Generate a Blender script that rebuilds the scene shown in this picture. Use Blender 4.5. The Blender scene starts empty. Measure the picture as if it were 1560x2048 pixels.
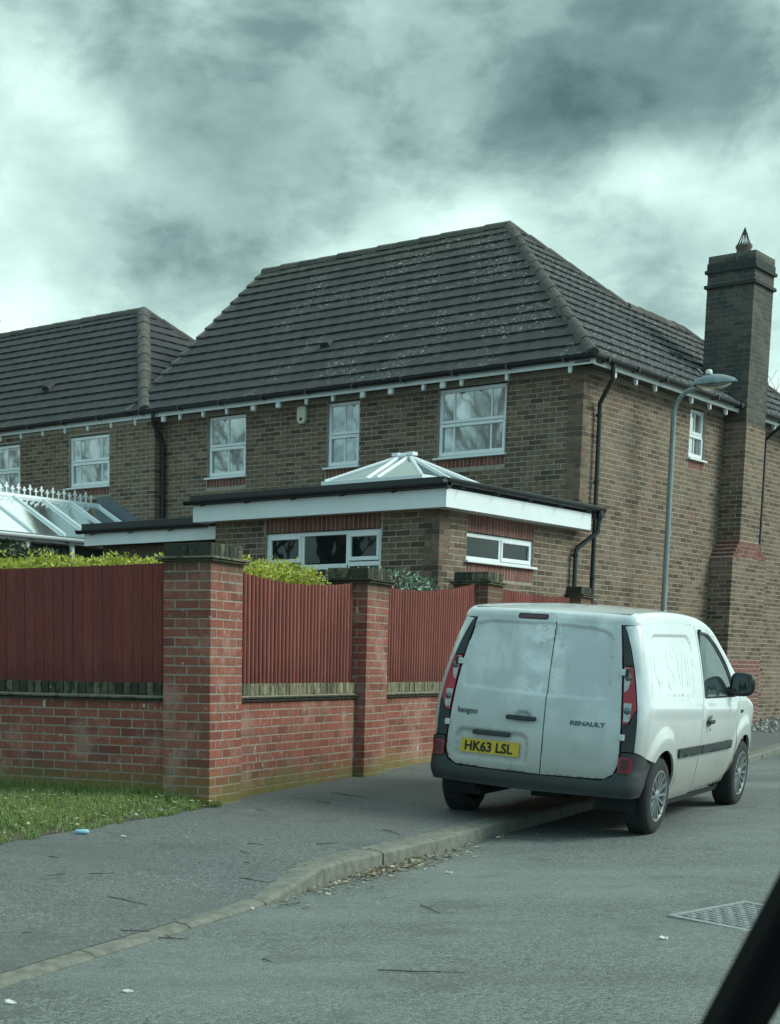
import bpy, bmesh, math, random
import numpy as np
from mathutils import Vector, Matrix, geometry
R = math.radians
rnd = random.Random(7)
sc = bpy.context.scene
C = sc.collection

# ------------------------------------------------------------------ camera
cam_d = bpy.data.cameras.new("camera"); cam = bpy.data.objects.new("camera", cam_d); C.objects.link(cam)
FPX, CX, CY, PITCH, ROLL, CAMZ = 3047.87, 580.2, 1806.8, -0.1552, 0.0155, 1.1431
cp, sp, cr, sr = math.cos(PITCH), math.sin(PITCH), math.cos(ROLL), math.sin(ROLL)
fwd, up, rt = Vector((0, cp, sp)), Vector((0, -sp, cp)), Vector((1, 0, 0))
r2, u2 = rt * cr + up * sr, up * cr - rt * sr
mw = Matrix(((r2.x, u2.x, -fwd.x, 0), (r2.y, u2.y, -fwd.y, 0), (r2.z, u2.z, -fwd.z, CAMZ), (0, 0, 0, 1)))
cam.matrix_world = mw
cam_d.lens = FPX / 2048 * 36; cam_d.sensor_width = 36
cam_d.shift_x = (780 - CX) / 2048; cam_d.shift_y = (CY - 1024) / 2048
cam_d.clip_start = 0.05; cam_d.clip_end = 3000
cam_d.dof.use_dof = True; cam_d.dof.focus_distance = 15; cam_d.dof.aperture_fstop = 16
sc.camera = cam

def ray(x, y):
    u, w = (x - CX) / FPX, (y - CY) / FPX
    ix, iy = u * cr + w * sr, -u * sr + w * cr
    return (rt * ix - up * iy + fwd)

# ------------------------------------------------------------------ world, sun, exposure
SUN_EL, SUN_AZ = 38.0, 98.0          # azimuth measured clockwise from +Y (view direction)
world = bpy.data.worlds.new("World"); sc.world = world; world.use_nodes = True
nt = world.node_tree; nt.nodes.clear()
def N(t, kind, **kw):
    n = t.nodes.new(kind)
    for k, v in kw.items():
        if k in n.inputs: n.inputs[k].default_value = v
        else: setattr(n, k, v)
    return n
def L(t, a, b): t.links.new(a, b)
def build_sky():
    t = nt
    out = N(t, 'ShaderNodeOutputWorld')
    tc = N(t, 'ShaderNodeTexCoord')
    sky = N(t, 'ShaderNodeTexSky'); sky.sky_type = 'NISHITA'; sky.sun_disc = False
    sky.sun_elevation = R(SUN_EL); sky.sun_rotation = R(SUN_AZ); sky.altitude = 50; sky.air_density = 1.2; sky.dust_density = 2.0
    bg1 = N(t, 'ShaderNodeBackground'); bg1.inputs['Strength'].default_value = 0.10; L(t, sky.outputs[0], bg1.inputs[0])
    # cloud layer: direction, warped by noise, then soft banks of brightness
    nrm = N(t, 'ShaderNodeVectorMath', operation='NORMALIZE'); L(t, tc.outputs['Generated'], nrm.inputs[0])
    n1 = N(t, 'ShaderNodeTexNoise', Scale=3.2, Detail=6.0, Roughness=0.55); L(t, nrm.outputs[0], n1.inputs['Vector'])
    sub = N(t, 'ShaderNodeVectorMath', operation='SUBTRACT'); L(t, n1.outputs['Color'], sub.inputs[0]); sub.inputs[1].default_value = (.5, .5, .5)
    scl = N(t, 'ShaderNodeVectorMath', operation='SCALE'); L(t, sub.outputs[0], scl.inputs[0]); scl.inputs['Scale'].default_value = 0.15
    add = N(t, 'ShaderNodeVectorMath', operation='ADD'); L(t, nrm.outputs[0], add.inputs[0]); L(t, scl.outputs[0], add.inputs[1])
    dirw = N(t, 'ShaderNodeVectorMath', operation='NORMALIZE'); L(t, add.outputs[0], dirw.inputs[0])
    # domain-warped billows: flattened so that the clouds stretch towards the horizon
    mp = N(t, 'ShaderNodeMapping'); mp.inputs['Scale'].default_value = (1, 1, 1.7); L(t, dirw.outputs[0], mp.inputs['Vector'])
    mp0 = N(t, 'ShaderNodeMapping'); mp0.inputs['Scale'].default_value = (1, 1, 1.7); mp0.inputs['Location'].default_value = (3.1, 1.7, .4); L(t, nrm.outputs[0], mp0.inputs['Vector'])
    wv = N(t, 'ShaderNodeTexNoise', Scale=7.0, Detail=3.0, Roughness=0.5); L(t, mp0.outputs[0], wv.inputs['Vector'])
    ws = N(t, 'ShaderNodeVectorMath', operation='MULTIPLY_ADD'); L(t, wv.outputs['Color'], ws.inputs[0]); ws.inputs[1].default_value = (.06, .06, .06); L(t, mp0.outputs[0], ws.inputs[2])
    n2 = N(t, 'ShaderNodeTexNoise', Scale=3.6, Detail=12.0, Roughness=0.54); L(t, ws.outputs[0], n2.inputs['Vector'])
    n3 = N(t, 'ShaderNodeTexNoise', Scale=9.5, Detail=12.0, Roughness=0.58); L(t, ws.outputs[0], n3.inputs['Vector'])
    def math(op, a, b=None, clamp=False):
        m = N(t, 'ShaderNodeMath', operation=op); m.use_clamp = clamp
        for i, v in enumerate((a, b)):
            if v is None: continue
            if isinstance(v, (int, float)): m.inputs[i].default_value = v
            else: L(t, v, m.inputs[i])
        return m.outputs[0]
    # crisp lobes: the absolute value folds the noise into bright rims
    rim = math('SUBTRACT', 0.5, math('MULTIPLY', math('ABSOLUTE', math('SUBTRACT', n3.outputs['Fac'], 0.5)), 4.0))
    val = math('MULTIPLY', math('SUBTRACT', n2.outputs['Fac'], 0.5), 1.30)
    val = math('ADD', val, math('MULTIPLY', math('SUBTRACT', n3.outputs['Fac'], 0.5), 1.0))
    val = math('ADD', val, math('MULTIPLY', rim, 0.10))
    val = math('ADD', val, 0.64)
    # a paler band low down, as in view above the roofs
    zc = N(t, 'ShaderNodeSeparateXYZ'); L(t, nrm.outputs[0], zc.inputs[0])
    low = math('SUBTRACT', 1.0, math('MULTIPLY', math('ABSOLUTE', zc.outputs[2]), 3.2), True)
    val = math('ADD', val, math('MULTIPLY', low, 0.16))
    # cloud banks: (px, py) on the photograph give their direction, sigma in radians, weight
    for (px, py, sg, w) in BANKS:
        d = ray(px, py).normalized()
        dp = N(t, 'ShaderNodeVectorMath', operation='DISTANCE'); L(t, dirw.outputs[0], dp.inputs[0]); dp.inputs[1].default_value = d
        e = math('POWER', 2.718, math('MULTIPLY', math('POWER', dp.outputs['Value'], 2.0), -1.0 / (sg * sg)))
        val = math('ADD', val, math('MULTIPLY', e, w))
    ramp = N(t, 'ShaderNodeValToRGB'); L(t, val, ramp.inputs[0])
    cr_ = ramp.color_ramp; cr_.elements[0].position = 0.0; cr_.elements[1].position = 1.0
    for p, c in ((0.0, (.055, .100, .106)), (0.25, (.108, .178, .178)), (0.5, (.222, .325, .310)), (0.72, (.355, .495, .460)), (1.0, (.60, .75, .68))):
        if p in (0.0, 1.0): e = cr_.elements[0 if p == 0 else -1]
        else: e = cr_.elements.new(p)
        e.color = (*c, 1)
    # unseen sky behind the camera tinted bluer and dimmer, so front faces darken
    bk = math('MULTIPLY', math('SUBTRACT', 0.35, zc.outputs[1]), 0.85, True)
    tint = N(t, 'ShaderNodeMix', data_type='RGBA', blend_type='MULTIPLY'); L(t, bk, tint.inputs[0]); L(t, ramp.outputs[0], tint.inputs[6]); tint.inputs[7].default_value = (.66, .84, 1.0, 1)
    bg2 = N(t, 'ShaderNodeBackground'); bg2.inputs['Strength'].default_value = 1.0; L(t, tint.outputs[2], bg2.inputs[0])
    mix = N(t, 'ShaderNodeMixShader')
    gap = math('MULTIPLY', math('SUBTRACT', n1.outputs['Fac'], 0.60), 2.5, True)
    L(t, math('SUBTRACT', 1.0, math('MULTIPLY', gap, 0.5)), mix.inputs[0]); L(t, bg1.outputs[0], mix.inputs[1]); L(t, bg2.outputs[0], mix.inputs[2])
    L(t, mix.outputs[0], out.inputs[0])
BANKS = [(1270, 110, .075, -.21), (1500, 150, .09, -.21), (900, 40, .06, -.15), (1150, 270, .045, -.20), (1400, 230, .05, -.14), (790, 330, .05, -.12), (600, 200, .06, -.05), (400, 110, .05, -.06), (300, 400, .08, -.20),
         (470, 300, .045, -.16), (140, 450, .08, -.14), (120, 60, .06, .12), (600, 60, .05, -.03), (1320, 520, .07, -.12), (560, 540, .06, -.06),
         (110, 250, .030, .26), (200, 330, .025, .10), (440, 50, .028, .14), (860, 400, .035, .08), (690, 490, .04, .06), (1020, 400, .025, .12), (1220, 370, .03, .30), (1330, 350, .03, .22),
         (1440, 310, .035, .26), (1560, 260, .035, .24), (740, 300, .022, .16), (930, 240, .025, .16), (40, 600, .06, .08), (900, 470, .04, .08)]
build_sky()
sun_d = bpy.data.lights.new("sun", 'SUN'); sun = bpy.data.objects.new("sun", sun_d); C.objects.link(sun)
sun_d.energy = 1.5; sun_d.angle = R(26); sun_d.color = (0.90, 1.0, 0.92)
sv = Vector((math.cos(R(SUN_EL)) * math.sin(R(SUN_AZ)), math.cos(R(SUN_EL)) * math.cos(R(SUN_AZ)), math.sin(R(SUN_EL))))
sun.rotation_euler = sv.to_track_quat('Z', 'Y').to_euler(); sun.location = (30, 5, 40)
sc.view_settings.view_transform = 'Standard'; sc.view_settings.look = 'None'; sc.view_settings.gamma = 1; sc.view_settings.exposure = 0.95
sc.cycles.max_bounces = 6; sc.cycles.diffuse_bounces = 3; sc.cycles.glossy_bounces = 4; sc.cycles.transmission_bounces = 4; sc.cycles.transparent_max_bounces = 8

# ------------------------------------------------------------------ helpers
def tag(o, label=None, cat=None, group=None, kind=None):
    if label: o['label'] = label
    if cat: o['category'] = cat
    if group: o['group'] = group
    if kind: o['kind'] = kind
    return o
def empty(name, loc=(0, 0, 0), rz=0.0, parent=None):
    o = bpy.data.objects.new(name, None); C.objects.link(o); o.location = loc; o.rotation_euler = (0, 0, rz); o.empty_display_size = .2
    if parent: o.parent = parent
    return o
def link(name, me, mat=None, parent=None, loc=None, rz=None):
    o = bpy.data.objects.new(name, me); C.objects.link(o)
    if mat and not me.materials: me.materials.append(mat)
    if parent: o.parent = parent
    if loc is not None: o.location = loc
    if rz is not None: o.rotation_euler = (0, 0, rz)
    return o
def mesh(name, V, F, smooth=False):
    me = bpy.data.meshes.new(name); me.from_pydata([tuple(v) for v in V], [], [tuple(f) for f in F]); me.update()
    if smooth: me.polygons.foreach_set('use_smooth', [True] * len(me.polygons))
    return me
class MB:
    """collects shapes into one mesh"""
    def __init__(s): s.V = []; s.F = []
    def add(s, V, F):
        n = len(s.V); s.V += [tuple(v) for v in V]; s.F += [tuple(i + n for i in f) for f in F]; return s
    def box(s, x0, x1, y0, y1, z0, z1):
        V = [(x, y, z) for x in (x0, x1) for y in (y0, y1) for z in (z0, z1)]
        return s.add(V, [(0, 1, 3, 2), (4, 6, 7, 5), (0, 4, 5, 1), (2, 3, 7, 6), (0, 2, 6, 4), (1, 5, 7, 3)])
    def tube(s, pts, r, n=10, cap=True):
        pts = [Vector(p) for p in pts]; rr = r if isinstance(r, (list, tuple)) else [r] * len(pts)
        V = []; F = []; prev = None
        for i, p in enumerate(pts):
            a = pts[max(i - 1, 0)]; b = pts[min(i + 1, len(pts) - 1)]; t = (b - a).normalized()
            if prev is None: x = t.orthogonal().normalized()
            else:
                x = prev - t * prev.dot(t)
                x = x.normalized() if x.length > 1e-6 else t.orthogonal().normalized()
            prev = x; y = t.cross(x)
            for k in range(n):
                an = 2 * math.pi * k / n; V.append(p + (x * math.cos(an) + y * math.sin(an)) * rr[i])
        for i in range(len(pts) - 1):
            for k in range(n): F.append((i * n + k, i * n + (k + 1) % n, (i + 1) * n + (k + 1) % n, (i + 1) * n + k))
        if cap: F.append(tuple(range(n - 1, -1, -1))); F.append(tuple((len(pts) - 1) * n + k for k in range(n)))
        return s.add(V, F)
    def lathe(s, prof, n=24, axis='z', o=(0, 0, 0)):
        V = []; F = []
        for (r, h) in prof:
            for k in range(n):
                a = 2 * math.pi * k / n; c, q = r * math.cos(a), r * math.sin(a)
                V.append({'z': (o[0] + c, o[1] + q, o[2] + h), 'x': (o[0] + h, o[1] + c, o[2] + q), 'y': (o[0] + q, o[1] + h, o[2] + c)}[axis])
        for i in range(len(prof) - 1):
            for k in range(n): F.append((i * n + k, i * n + (k + 1) % n, (i + 1) * n + (k + 1) % n, (i + 1) * n + k))
        return s.add(V, F)
    def prism(s, poly, y0, y1, plane='xz'):
        n = len(poly)
        def m(p, d): return {'xz': (p[0], d, p[1]), 'xy': (p[0], p[1], d), 'yz': (d, p[0], p[1])}[plane]
        V = [m(p, y0) for p in poly] + [m(p, y1) for p in poly]
        F = [tuple(range(n)), tuple(range(2 * n - 1, n - 1, -1))] + [(i, i + n, (i + 1) % n + n, (i + 1) % n) for i in range(n)]
        return s.add(V, F)
    def build(s, name, mat=None, parent=None, smooth=False, bevel=0, auto=None):
        me = mesh(name, s.V, s.F, smooth)
        bm = bmesh.new(); bm.from_mesh(me); bmesh.ops.recalc_face_normals(bm, faces=bm.faces); bm.to_mesh(me); bm.free()
        o = link(name, me, mat, parent)
        if bevel:
            b = o.modifiers.new('bevel', 'BEVEL'); b.width = bevel; b.segments = 2; b.limit_method = 'ANGLE'; b.angle_limit = R(40)
        if smooth and auto:
            me.set_sharp_from_angle(angle=R(auto))
        return o

# ------------------------------------------------------------------ materials
MATS = {}
class MT:
    """small node-building helper"""
    def __init__(s, name):
        s.m = bpy.data.materials.new(name); s.m.use_nodes = True; s.t = s.m.node_tree; s.t.nodes.clear()
        s.out = N(s.t, 'ShaderNodeOutputMaterial'); s.b = N(s.t, 'ShaderNodeBsdfPrincipled'); L(s.t, s.b.outputs[0], s.out.inputs[0])
        s.geo = N(s.t, 'ShaderNodeNewGeometry'); s.tc = N(s.t, 'ShaderNodeTexCoord'); MATS[name] = s.m
        s.pos = s.geo.outputs['Position']; s.loc = s.tc.outputs['Object']
    def math(s, op, a, b=None, c=None, clamp=False):
        m = N(s.t, 'ShaderNodeMath', operation=op); m.use_clamp = clamp
        for i, v in enumerate((a, b, c)):
            if v is None: continue
            if isinstance(v, (int, float)): m.inputs[i].default_value = v
            else: L(s.t, v, m.inputs[i])
        return m.outputs[0]
    def noise(s, scale, detail=4, rough=.55, vec=None, dist=0.0, sc3=None):
        n = N(s.t, 'ShaderNodeTexNoise', Scale=float(scale), Detail=float(detail), Roughness=rough, Distortion=dist)
        v = vec if vec is not None else s.pos
        if sc3:
            mp = N(s.t, 'ShaderNodeMapping'); mp.inputs['Scale'].default_value = sc3; L(s.t, v, mp.inputs['Vector']); v = mp.outputs[0]
        L(s.t, v, n.inputs['Vector']); return n.outputs['Fac']
    def step(s, v, a, b):
        m = N(s.t, 'ShaderNodeMapRange'); m.interpolation_type = 'SMOOTHSTEP'
        L(s.t, v, m.inputs['Value']); m.inputs['From Min'].default_value = a; m.inputs['From Max'].default_value = b; return m.outputs[0]
    def sep(s, v=None):
        n = N(s.t, 'ShaderNodeSeparateXYZ'); L(s.t, v if v is not None else s.pos, n.inputs[0]); return n.outputs
    def rand(s):
        oi = N(s.t, 'ShaderNodeObjectInfo')
        return s.math('FRACT', s.math('ADD', oi.outputs['Random'], s.geo.outputs['Random Per Island']))
    def ramp(s, v, stops, interp='LINEAR'):
        r = N(s.t, 'ShaderNodeValToRGB'); L(s.t, v, r.inputs[0]); c = r.color_ramp; c.interpolation = interp
        while len(c.elements) < len(stops): c.elements.new(.5)
        for e, (p, col) in zip(c.elements, stops): e.position = p; e.color = (*col, 1) if len(col) == 3 else col
        return r.outputs[0]
    def mix(s, f, a, b, mode='MIX'):
        n = N(s.t, 'ShaderNodeMix', data_type='RGBA', blend_type=mode)
        for i, v in ((0, f), (6, a), (7, b)):
            if isinstance(v, (int, float)): n.inputs[i].default_value = v
            elif isinstance(v, tuple): n.inputs[i].default_value = (*v, 1)
            else: L(s.t, v, n.inputs[i])
        return n.outputs[2]
    def color(s, c):
        if isinstance(c, tuple): s.b.inputs['Base Color'].default_value = (*c, 1)
        else: L(s.t, c, s.b.inputs['Base Color'])
        return s
    def set(s, **k):
        for n, v in k.items():
            i = s.b.inputs[n.replace('_', ' ')]
            if isinstance(v, (int, float)): i.default_value = v
            elif isinstance(v, tuple): i.default_value = (*v, 1)
            else: L(s.t, v, i)
        return s
    def bump(s, h, strength=.4, dist=.01):
        b = N(s.t, 'ShaderNodeBump'); b.inputs['Strength'].default_value = strength; b.inputs['Distance'].default_value = dist
        L(s.t, h, b.inputs['Height']); L(s.t, b.outputs[0], s.b.inputs['Normal']); return s

def flat(name, col, rough=.6, metal=0.0, var=.12, scale=6, bump=0.0, spec=.5):
    m = MT(name); n = m.noise(scale, 5); f = m.math('MULTIPLY', m.step(n, .3, .7), var)
    m.color(m.mix(f, col, tuple(c * .45 for c in col))).set(Roughness=rough, Metallic=metal, Specular_IOR_Level=spec)
    if bump: m.bump(m.noise(scale * 12, 4), bump, .004)
    return m.m

def m_garden_brick():
    m = MT('garden_brick'); r = m.rand()
    c = m.ramp(r, [(0, (.18, .058, .044)), (.3, (.27, .084, .060)), (.6, (.34, .108, .076)), (.85, (.30, .088, .060)), (1, (.26, .125, .095))])
    c = m.mix(m.step(m.noise(38, 6, .65), .40, .72), c, (.17, .07, .05))
    c = m.mix(m.math('MULTIPLY', m.step(m.noise(2.4, 6, .6), .50, .68), .42), c, (.50, .33, .27))     # lime bloom in patches
    c = m.mix(m.math('MULTIPLY', m.step(m.noise(9, 6, .7), .62, .70), .55), c, (.62, .55, .50))
    c = m.mix(m.math('MULTIPLY', m.step(m.noise(15, 5, .65, sc3=(1, 1, .30)), .655, .69), .75), c, (.66, .64, .58))
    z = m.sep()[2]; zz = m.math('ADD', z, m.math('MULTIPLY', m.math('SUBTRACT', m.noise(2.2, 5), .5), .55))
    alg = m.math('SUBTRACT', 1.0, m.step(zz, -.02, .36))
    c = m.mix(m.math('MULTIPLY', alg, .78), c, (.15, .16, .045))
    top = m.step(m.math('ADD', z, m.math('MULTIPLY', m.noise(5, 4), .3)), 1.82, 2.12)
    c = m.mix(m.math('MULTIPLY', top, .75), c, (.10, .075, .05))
    m.color(c).set(Roughness=.92, Specular_IOR_Level=.25).bump(m.noise(90, 6, .7), .5, .004); return m.m
def m_dark_capping():
    m = MT('weathered_capping'); r = m.rand()
    c = m.ramp(r, [(0, (.045, .045, .035)), (.35, (.075, .068, .045)), (.7, (.13, .118, .078)), (1, (.20, .175, .115))])
    c = m.mix(m.step(m.noise(14, 6, .7), .42, .66), c, (.032, .040, .034))
    c = m.mix(m.math('MULTIPLY', m.step(m.noise(30, 5, .7), .64, .70), .8), c, (.55, .56, .48))
    m.color(c).set(Roughness=.95, Specular_IOR_Level=.2).bump(m.noise(70, 6, .7), .7, .006); return m.m
def m_house_brick():
    m = MT('house_brick'); r = m.rand()
    c = m.ramp(r, [(0, (.092, .060, .045)), (.2, (.140, .092, .066)), (.5, (.195, .134, .094)), (.8, (.25, .172, .120)), (.93, (.21, .118, .085)), (1, (.27, .20, .145))])
    c = m.mix(m.step(m.noise(30, 5, .65), .45, .7), c, (.10, .082, .06))
    c = m.mix(m.math('MULTIPLY', m.step(m.noise(.9, 5, .6), .46, .66), .38), c, (.245, .185, .138))
    c = m.mix(m.math('MULTIPLY', m.step(m.noise(1.6, 6, .65, sc3=(1.6, 1.6, .35)), .52, .66), .45), c, (.085, .075, .058))
    m.color(c).set(Roughness=.93, Specular_IOR_Level=.2).bump(m.noise(80, 5, .7), .45, .004); return m.m
def m_mortar(name, col, zlo=None):
    m = MT(name); c = m.mix(m.step(m.noise(16, 6, .7), .35, .7), col, tuple(k * .62 for k in col))
    if zlo is not None:
        z = m.sep()[2]; zz = m.math('ADD', z, m.math('MULTIPLY', m.math('SUBTRACT', m.noise(2.2, 5), .5), .5))
        c = m.mix(m.math('MULTIPLY', m.math('SUBTRACT', 1.0, m.step(zz, .0, .30)), .55), c, (.16, .16, .06))
        c = m.mix(m.math('MULTIPLY', m.step(zz, 1.75, 2.05), .5), c, (.10, .09, .065))
    m.color(c).set(Roughness=.96, Specular_IOR_Level=.15).bump(m.noise(120, 4, .7), .5, .004); return m.m
def m_tile():
    m = MT('roof_tile'); r = m.rand()
    c = m.ramp(r, [(0, (.046, .045, .052)), (.5, (.056, .053, .060)), (1, (.068, .061, .066))])
    c = m.mix(m.step(m.noise(7, 6, .65), .42, .68), c, (.038, .044, .040))
    z = m.sep()[2]
    moss = m.math('MULTIPLY', m.step(m.math('ADD', z, m.math('MULTIPLY', m.noise(3, 5), 1.2)), 8.7, 9.5), .35)
    c = m.mix(moss, c, (.085, .095, .045))
    lich = m.math('MULTIPLY', m.step(m.noise(17, 6, .74, sc3=(1, 1, 1.7)), .585, .612), m.step(m.math('ADD', m.noise(1.0, 4, .6), m.math('MULTIPLY', m.sep()[0], .024)), .50, .62))
    c = m.mix(m.math('MULTIPLY', lich, .9), c, (.50, .53, .47))
    m.color(c).set(Roughness=.85, Specular_IOR_Level=.35).bump(m.noise(60, 5, .7), .45, .006); return m.m
def m_ridge():
    m = MT('ridge_tile'); r = m.rand()
    c = m.ramp(r, [(0, (.070, .066, .060)), (1, (.112, .102, .088))])
    c = m.mix(m.step(m.noise(17, 6, .7), .53, .66), c, (.15, .148, .115)); c = m.mix(m.step(m.noise(26, 5, .7), .63, .67), c, (.42, .44, .36))
    m.color(c).set(Roughness=.95).bump(m.noise(50, 6, .7), .7, .01); return m.m
def m_paint_white():
    m = MT('van_paint'); l = m.sep(m.loc); x, y, z = l
    base = (.80, .82, .82)
    # road film: heavier low down and on the rear doors, wiped in places; rear doors also greyed evenly
    nz = m.noise(1.9, 7, .60, vec=m.loc, dist=.15); fine = m.noise(22, 6, .7, vec=m.loc, sc3=(1, 1, .35))
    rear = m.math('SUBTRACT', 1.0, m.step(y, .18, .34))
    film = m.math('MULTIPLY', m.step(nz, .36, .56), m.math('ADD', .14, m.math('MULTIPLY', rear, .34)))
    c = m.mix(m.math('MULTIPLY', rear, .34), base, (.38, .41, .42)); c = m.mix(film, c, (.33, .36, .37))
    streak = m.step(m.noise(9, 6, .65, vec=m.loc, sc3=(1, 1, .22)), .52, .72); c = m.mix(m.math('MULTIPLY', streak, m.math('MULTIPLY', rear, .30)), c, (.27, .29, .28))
    clean = m.math('MULTIPLY', m.math('MULTIPLY', m.step(m.noise(6, 7, .7, vec=m.loc), .47, .56), rear), m.math('MULTIPLY', m.math('SUBTRACT', 1.0, m.step(m.math('ABSOLUTE', m.math('SUBTRACT', x, .02)), .08, .26)), m.step(z, .95, 1.15))); c = m.mix(m.math('MULTIPLY', clean, .75), c, base)
    low = m.math('SUBTRACT', 1.0, m.step(m.math('ADD', z, m.math('MULTIPLY', m.math('SUBTRACT', nz, .5), .5)), .30, 1.20))
    c = m.mix(m.math('MULTIPLY', low, .80), c, (.25, .235, .185))
    spots = m.math('MULTIPLY', m.step(fine, .60, .68), m.math('SUBTRACT', 1.0, m.step(z, .45, .72)))
    c = m.mix(m.math('MULTIPLY', spots, .55), c, (.13, .13, .11))
    m.color(c).set(Roughness=m.math('ADD', .16, m.math('MULTIPLY', film, .45)), Specular_IOR_Level=.5, Coat_Weight=.6, Coat_Roughness=.08); return m.m
def m_asphalt(name, a, b, patch, grain=1.0):
    m = MT(name)
    v = N(m.t, 'ShaderNodeTexVoronoi'); v.feature = 'F1'; v.inputs['Scale'].default_value = 95; L(m.t, m.pos, v.inputs['Vector'])
    s = N(m.t, 'ShaderNodeSeparateColor'); L(m.t, v.outputs['Color'], s.inputs[0])
    c = m.ramp(s.outputs[0], [(0, tuple(k * .50 for k in a)), (.30, a), (.80, b), (1, tuple(min(1, k * 1.45) for k in b))])
    c = m.mix(m.math('MULTIPLY', m.step(m.noise(.55, 6, .6), .38, .66), .55), c, patch)
    c = m.mix(m.math('MULTIPLY', m.step(m.noise(4.5, 7, .7), .50, .75), .30), c, tuple(k * .6 for k in a))
    c = m.mix(m.math('MULTIPLY', m.step(m.noise(1.3, 7, .68), .56, .64), .40), c, tuple(k * .62 for k in a))
    c = m.mix(m.math('MULTIPLY', m.step(m.noise(2.9, 8, .75, dist=1.2), .635, .66), .45), c, tuple(k * .35 for k in a))
    mp = N(m.t, 'ShaderNodeMapping'); mp.inputs['Rotation'].default_value = (0, 0, R(-64)); mp.inputs['Scale'].default_value = (.12, 1.1, 1); L(m.t, m.pos, mp.inputs['Vector'])
    wear = N(m.t, 'ShaderNodeTexNoise', Scale=1.0, Detail=4.0, Roughness=.5); L(m.t, mp.outputs[0], wear.inputs['Vector'])
    c = m.mix(m.math('MULTIPLY', m.step(wear.outputs['Fac'], .42, .62), .35), c, tuple(k * .72 for k in a))
    h = m.math('ADD', m.math('MULTIPLY', v.outputs['Distance'], -1.2), m.noise(160, 3))
    m.color(c).set(Roughness=.82, Specular_IOR_Level=.45).bump(h, .75, .008); return m.m
def m_concrete():
    m = MT('kerb_concrete'); c = m.mix(m.step(m.noise(12, 7, .7), .35, .7), (.20, .195, .165), (.115, .118, .098))
    c = m.mix(m.math('MULTIPLY', m.step(m.noise(3, 5), .52, .68), .5), c, (.115, .125, .075))
    c = m.mix(m.math('MULTIPLY', m.step(m.noise(42, 5, .7), .66, .70), .7), c, (.45, .45, .38))
    m.color(c).set(Roughness=.95).bump(m.noise(90, 6, .7), .6, .006); return m.m
def m_wood(name, col, alt):
    m = MT(name); r = m.rand()
    c = m.mix(r, col, alt); g = m.noise(9, 6, .6, sc3=(8, 8, .55))
    c = m.mix(m.math('MULTIPLY', m.step(g, .42, .70), .55), c, tuple(k * .45 for k in col)); c = m.mix(m.math('MULTIPLY', m.step(m.noise(1.6, 5, .6, sc3=(1, 1, .4)), .5, .68), .35), c, tuple(min(1, k * 1.25 + .03) for k in col))
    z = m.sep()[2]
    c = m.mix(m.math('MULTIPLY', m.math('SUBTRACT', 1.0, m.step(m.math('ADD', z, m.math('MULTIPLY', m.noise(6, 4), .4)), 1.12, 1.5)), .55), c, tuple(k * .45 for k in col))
    m.color(c).set(Roughness=.8, Specular_IOR_Level=.3).bump(m.noise(30, 5, .6, sc3=(6, 6, .6)), .4, .004); return m.m
def m_glass(name, dark, refl=.42, rough=.02, tint=(.9, .95, .95)):
    m = MT(name); gl = N(m.t, 'ShaderNodeBsdfGlossy'); gl.inputs['Roughness'].default_value = rough; gl.inputs['Color'].default_value = (*tint, 1)
    b = N(m.t, 'ShaderNodeBump'); b.inputs['Strength'].default_value = .06; b.inputs['Distance'].default_value = .02; L(m.t, m.noise(2.0, 2), b.inputs['Height']); L(m.t, b.outputs[0], gl.inputs['Normal'])
    mx = N(m.t, 'ShaderNodeMixShader'); fr = N(m.t, 'ShaderNodeFresnel'); fr.inputs['IOR'].default_value = 1.5
    m.color(dark).set(Roughness=.3, Specular_IOR_Level=0.0)
    L(m.t, m.math('ADD', refl, fr.outputs[0], clamp=True), mx.inputs[0]); L(m.t, m.b.outputs[0], mx.inputs[1]); L(m.t, gl.outputs[0], mx.inputs[2]); L(m.t, mx.outputs[0], m.out.inputs[0]); return m.m
def m_leaf(name, cols, rough=.5, trans=.0):
    m = MT(name); r = m.geo.outputs['Random Per Island']
    c = m.ramp(r, [(i / (len(cols) - 1), k) for i, k in enumerate(cols)])
    m.color(c).set(Roughness=rough, Specular_IOR_Level=.5)
    if trans:
        tr = N(m.t, 'ShaderNodeBsdfTranslucent'); L(m.t, c, tr.inputs[0]); mx = N(m.t, 'ShaderNodeMixShader'); mx.inputs[0].default_value = trans
        L(m.t, m.b.outputs[0], mx.inputs[1]); L(m.t, tr.outputs[0], mx.inputs[2]); L(m.t, mx.outputs[0], m.out.inputs[0])
    return m.m
GB, CAP, HB, TILE, RIDGE = m_garden_brick(), m_dark_capping(), m_house_brick(), m_tile(), m_ridge()
GM = m_mortar('garden_mortar', (.36, .300, .245), 1); HM = m_mortar('house_mortar', (.40, .352, .285)); SM = m_mortar('sooty_mortar', (.17, .165, .14))
def m_light_capping():
    m = MT('light_coping'); r = m.rand()
    c = m.ramp(r, [(0, (.11, .10, .065)), (.4, (.22, .195, .125)), (1, (.34, .30, .20))])
    c = m.mix(m.step(m.noise(22, 6, .7, sc3=(1, 1, .5)), .45, .68), c, (.07, .07, .05)); m.color(c).set(Roughness=.95, Specular_IOR_Level=.2).bump(m.noise(70, 6, .7), .6, .005); return m.m
CAP2 = m_light_capping()
PAINT = m_paint_white()
def red_brick():
    m = MT('red_soldier_brick'); r = m.rand()
    c = m.ramp(r, [(0, (.15, .055, .045)), (.5, (.21, .075, .058)), (1, (.26, .10, .075))]); c = m.mix(m.step(m.noise(30, 5), .45, .7), c, (.13, .055, .045))
    m.color(c).set(Roughness=.92).bump(m.noise(80, 5), .4, .004); return m.m
RB = red_brick()
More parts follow.
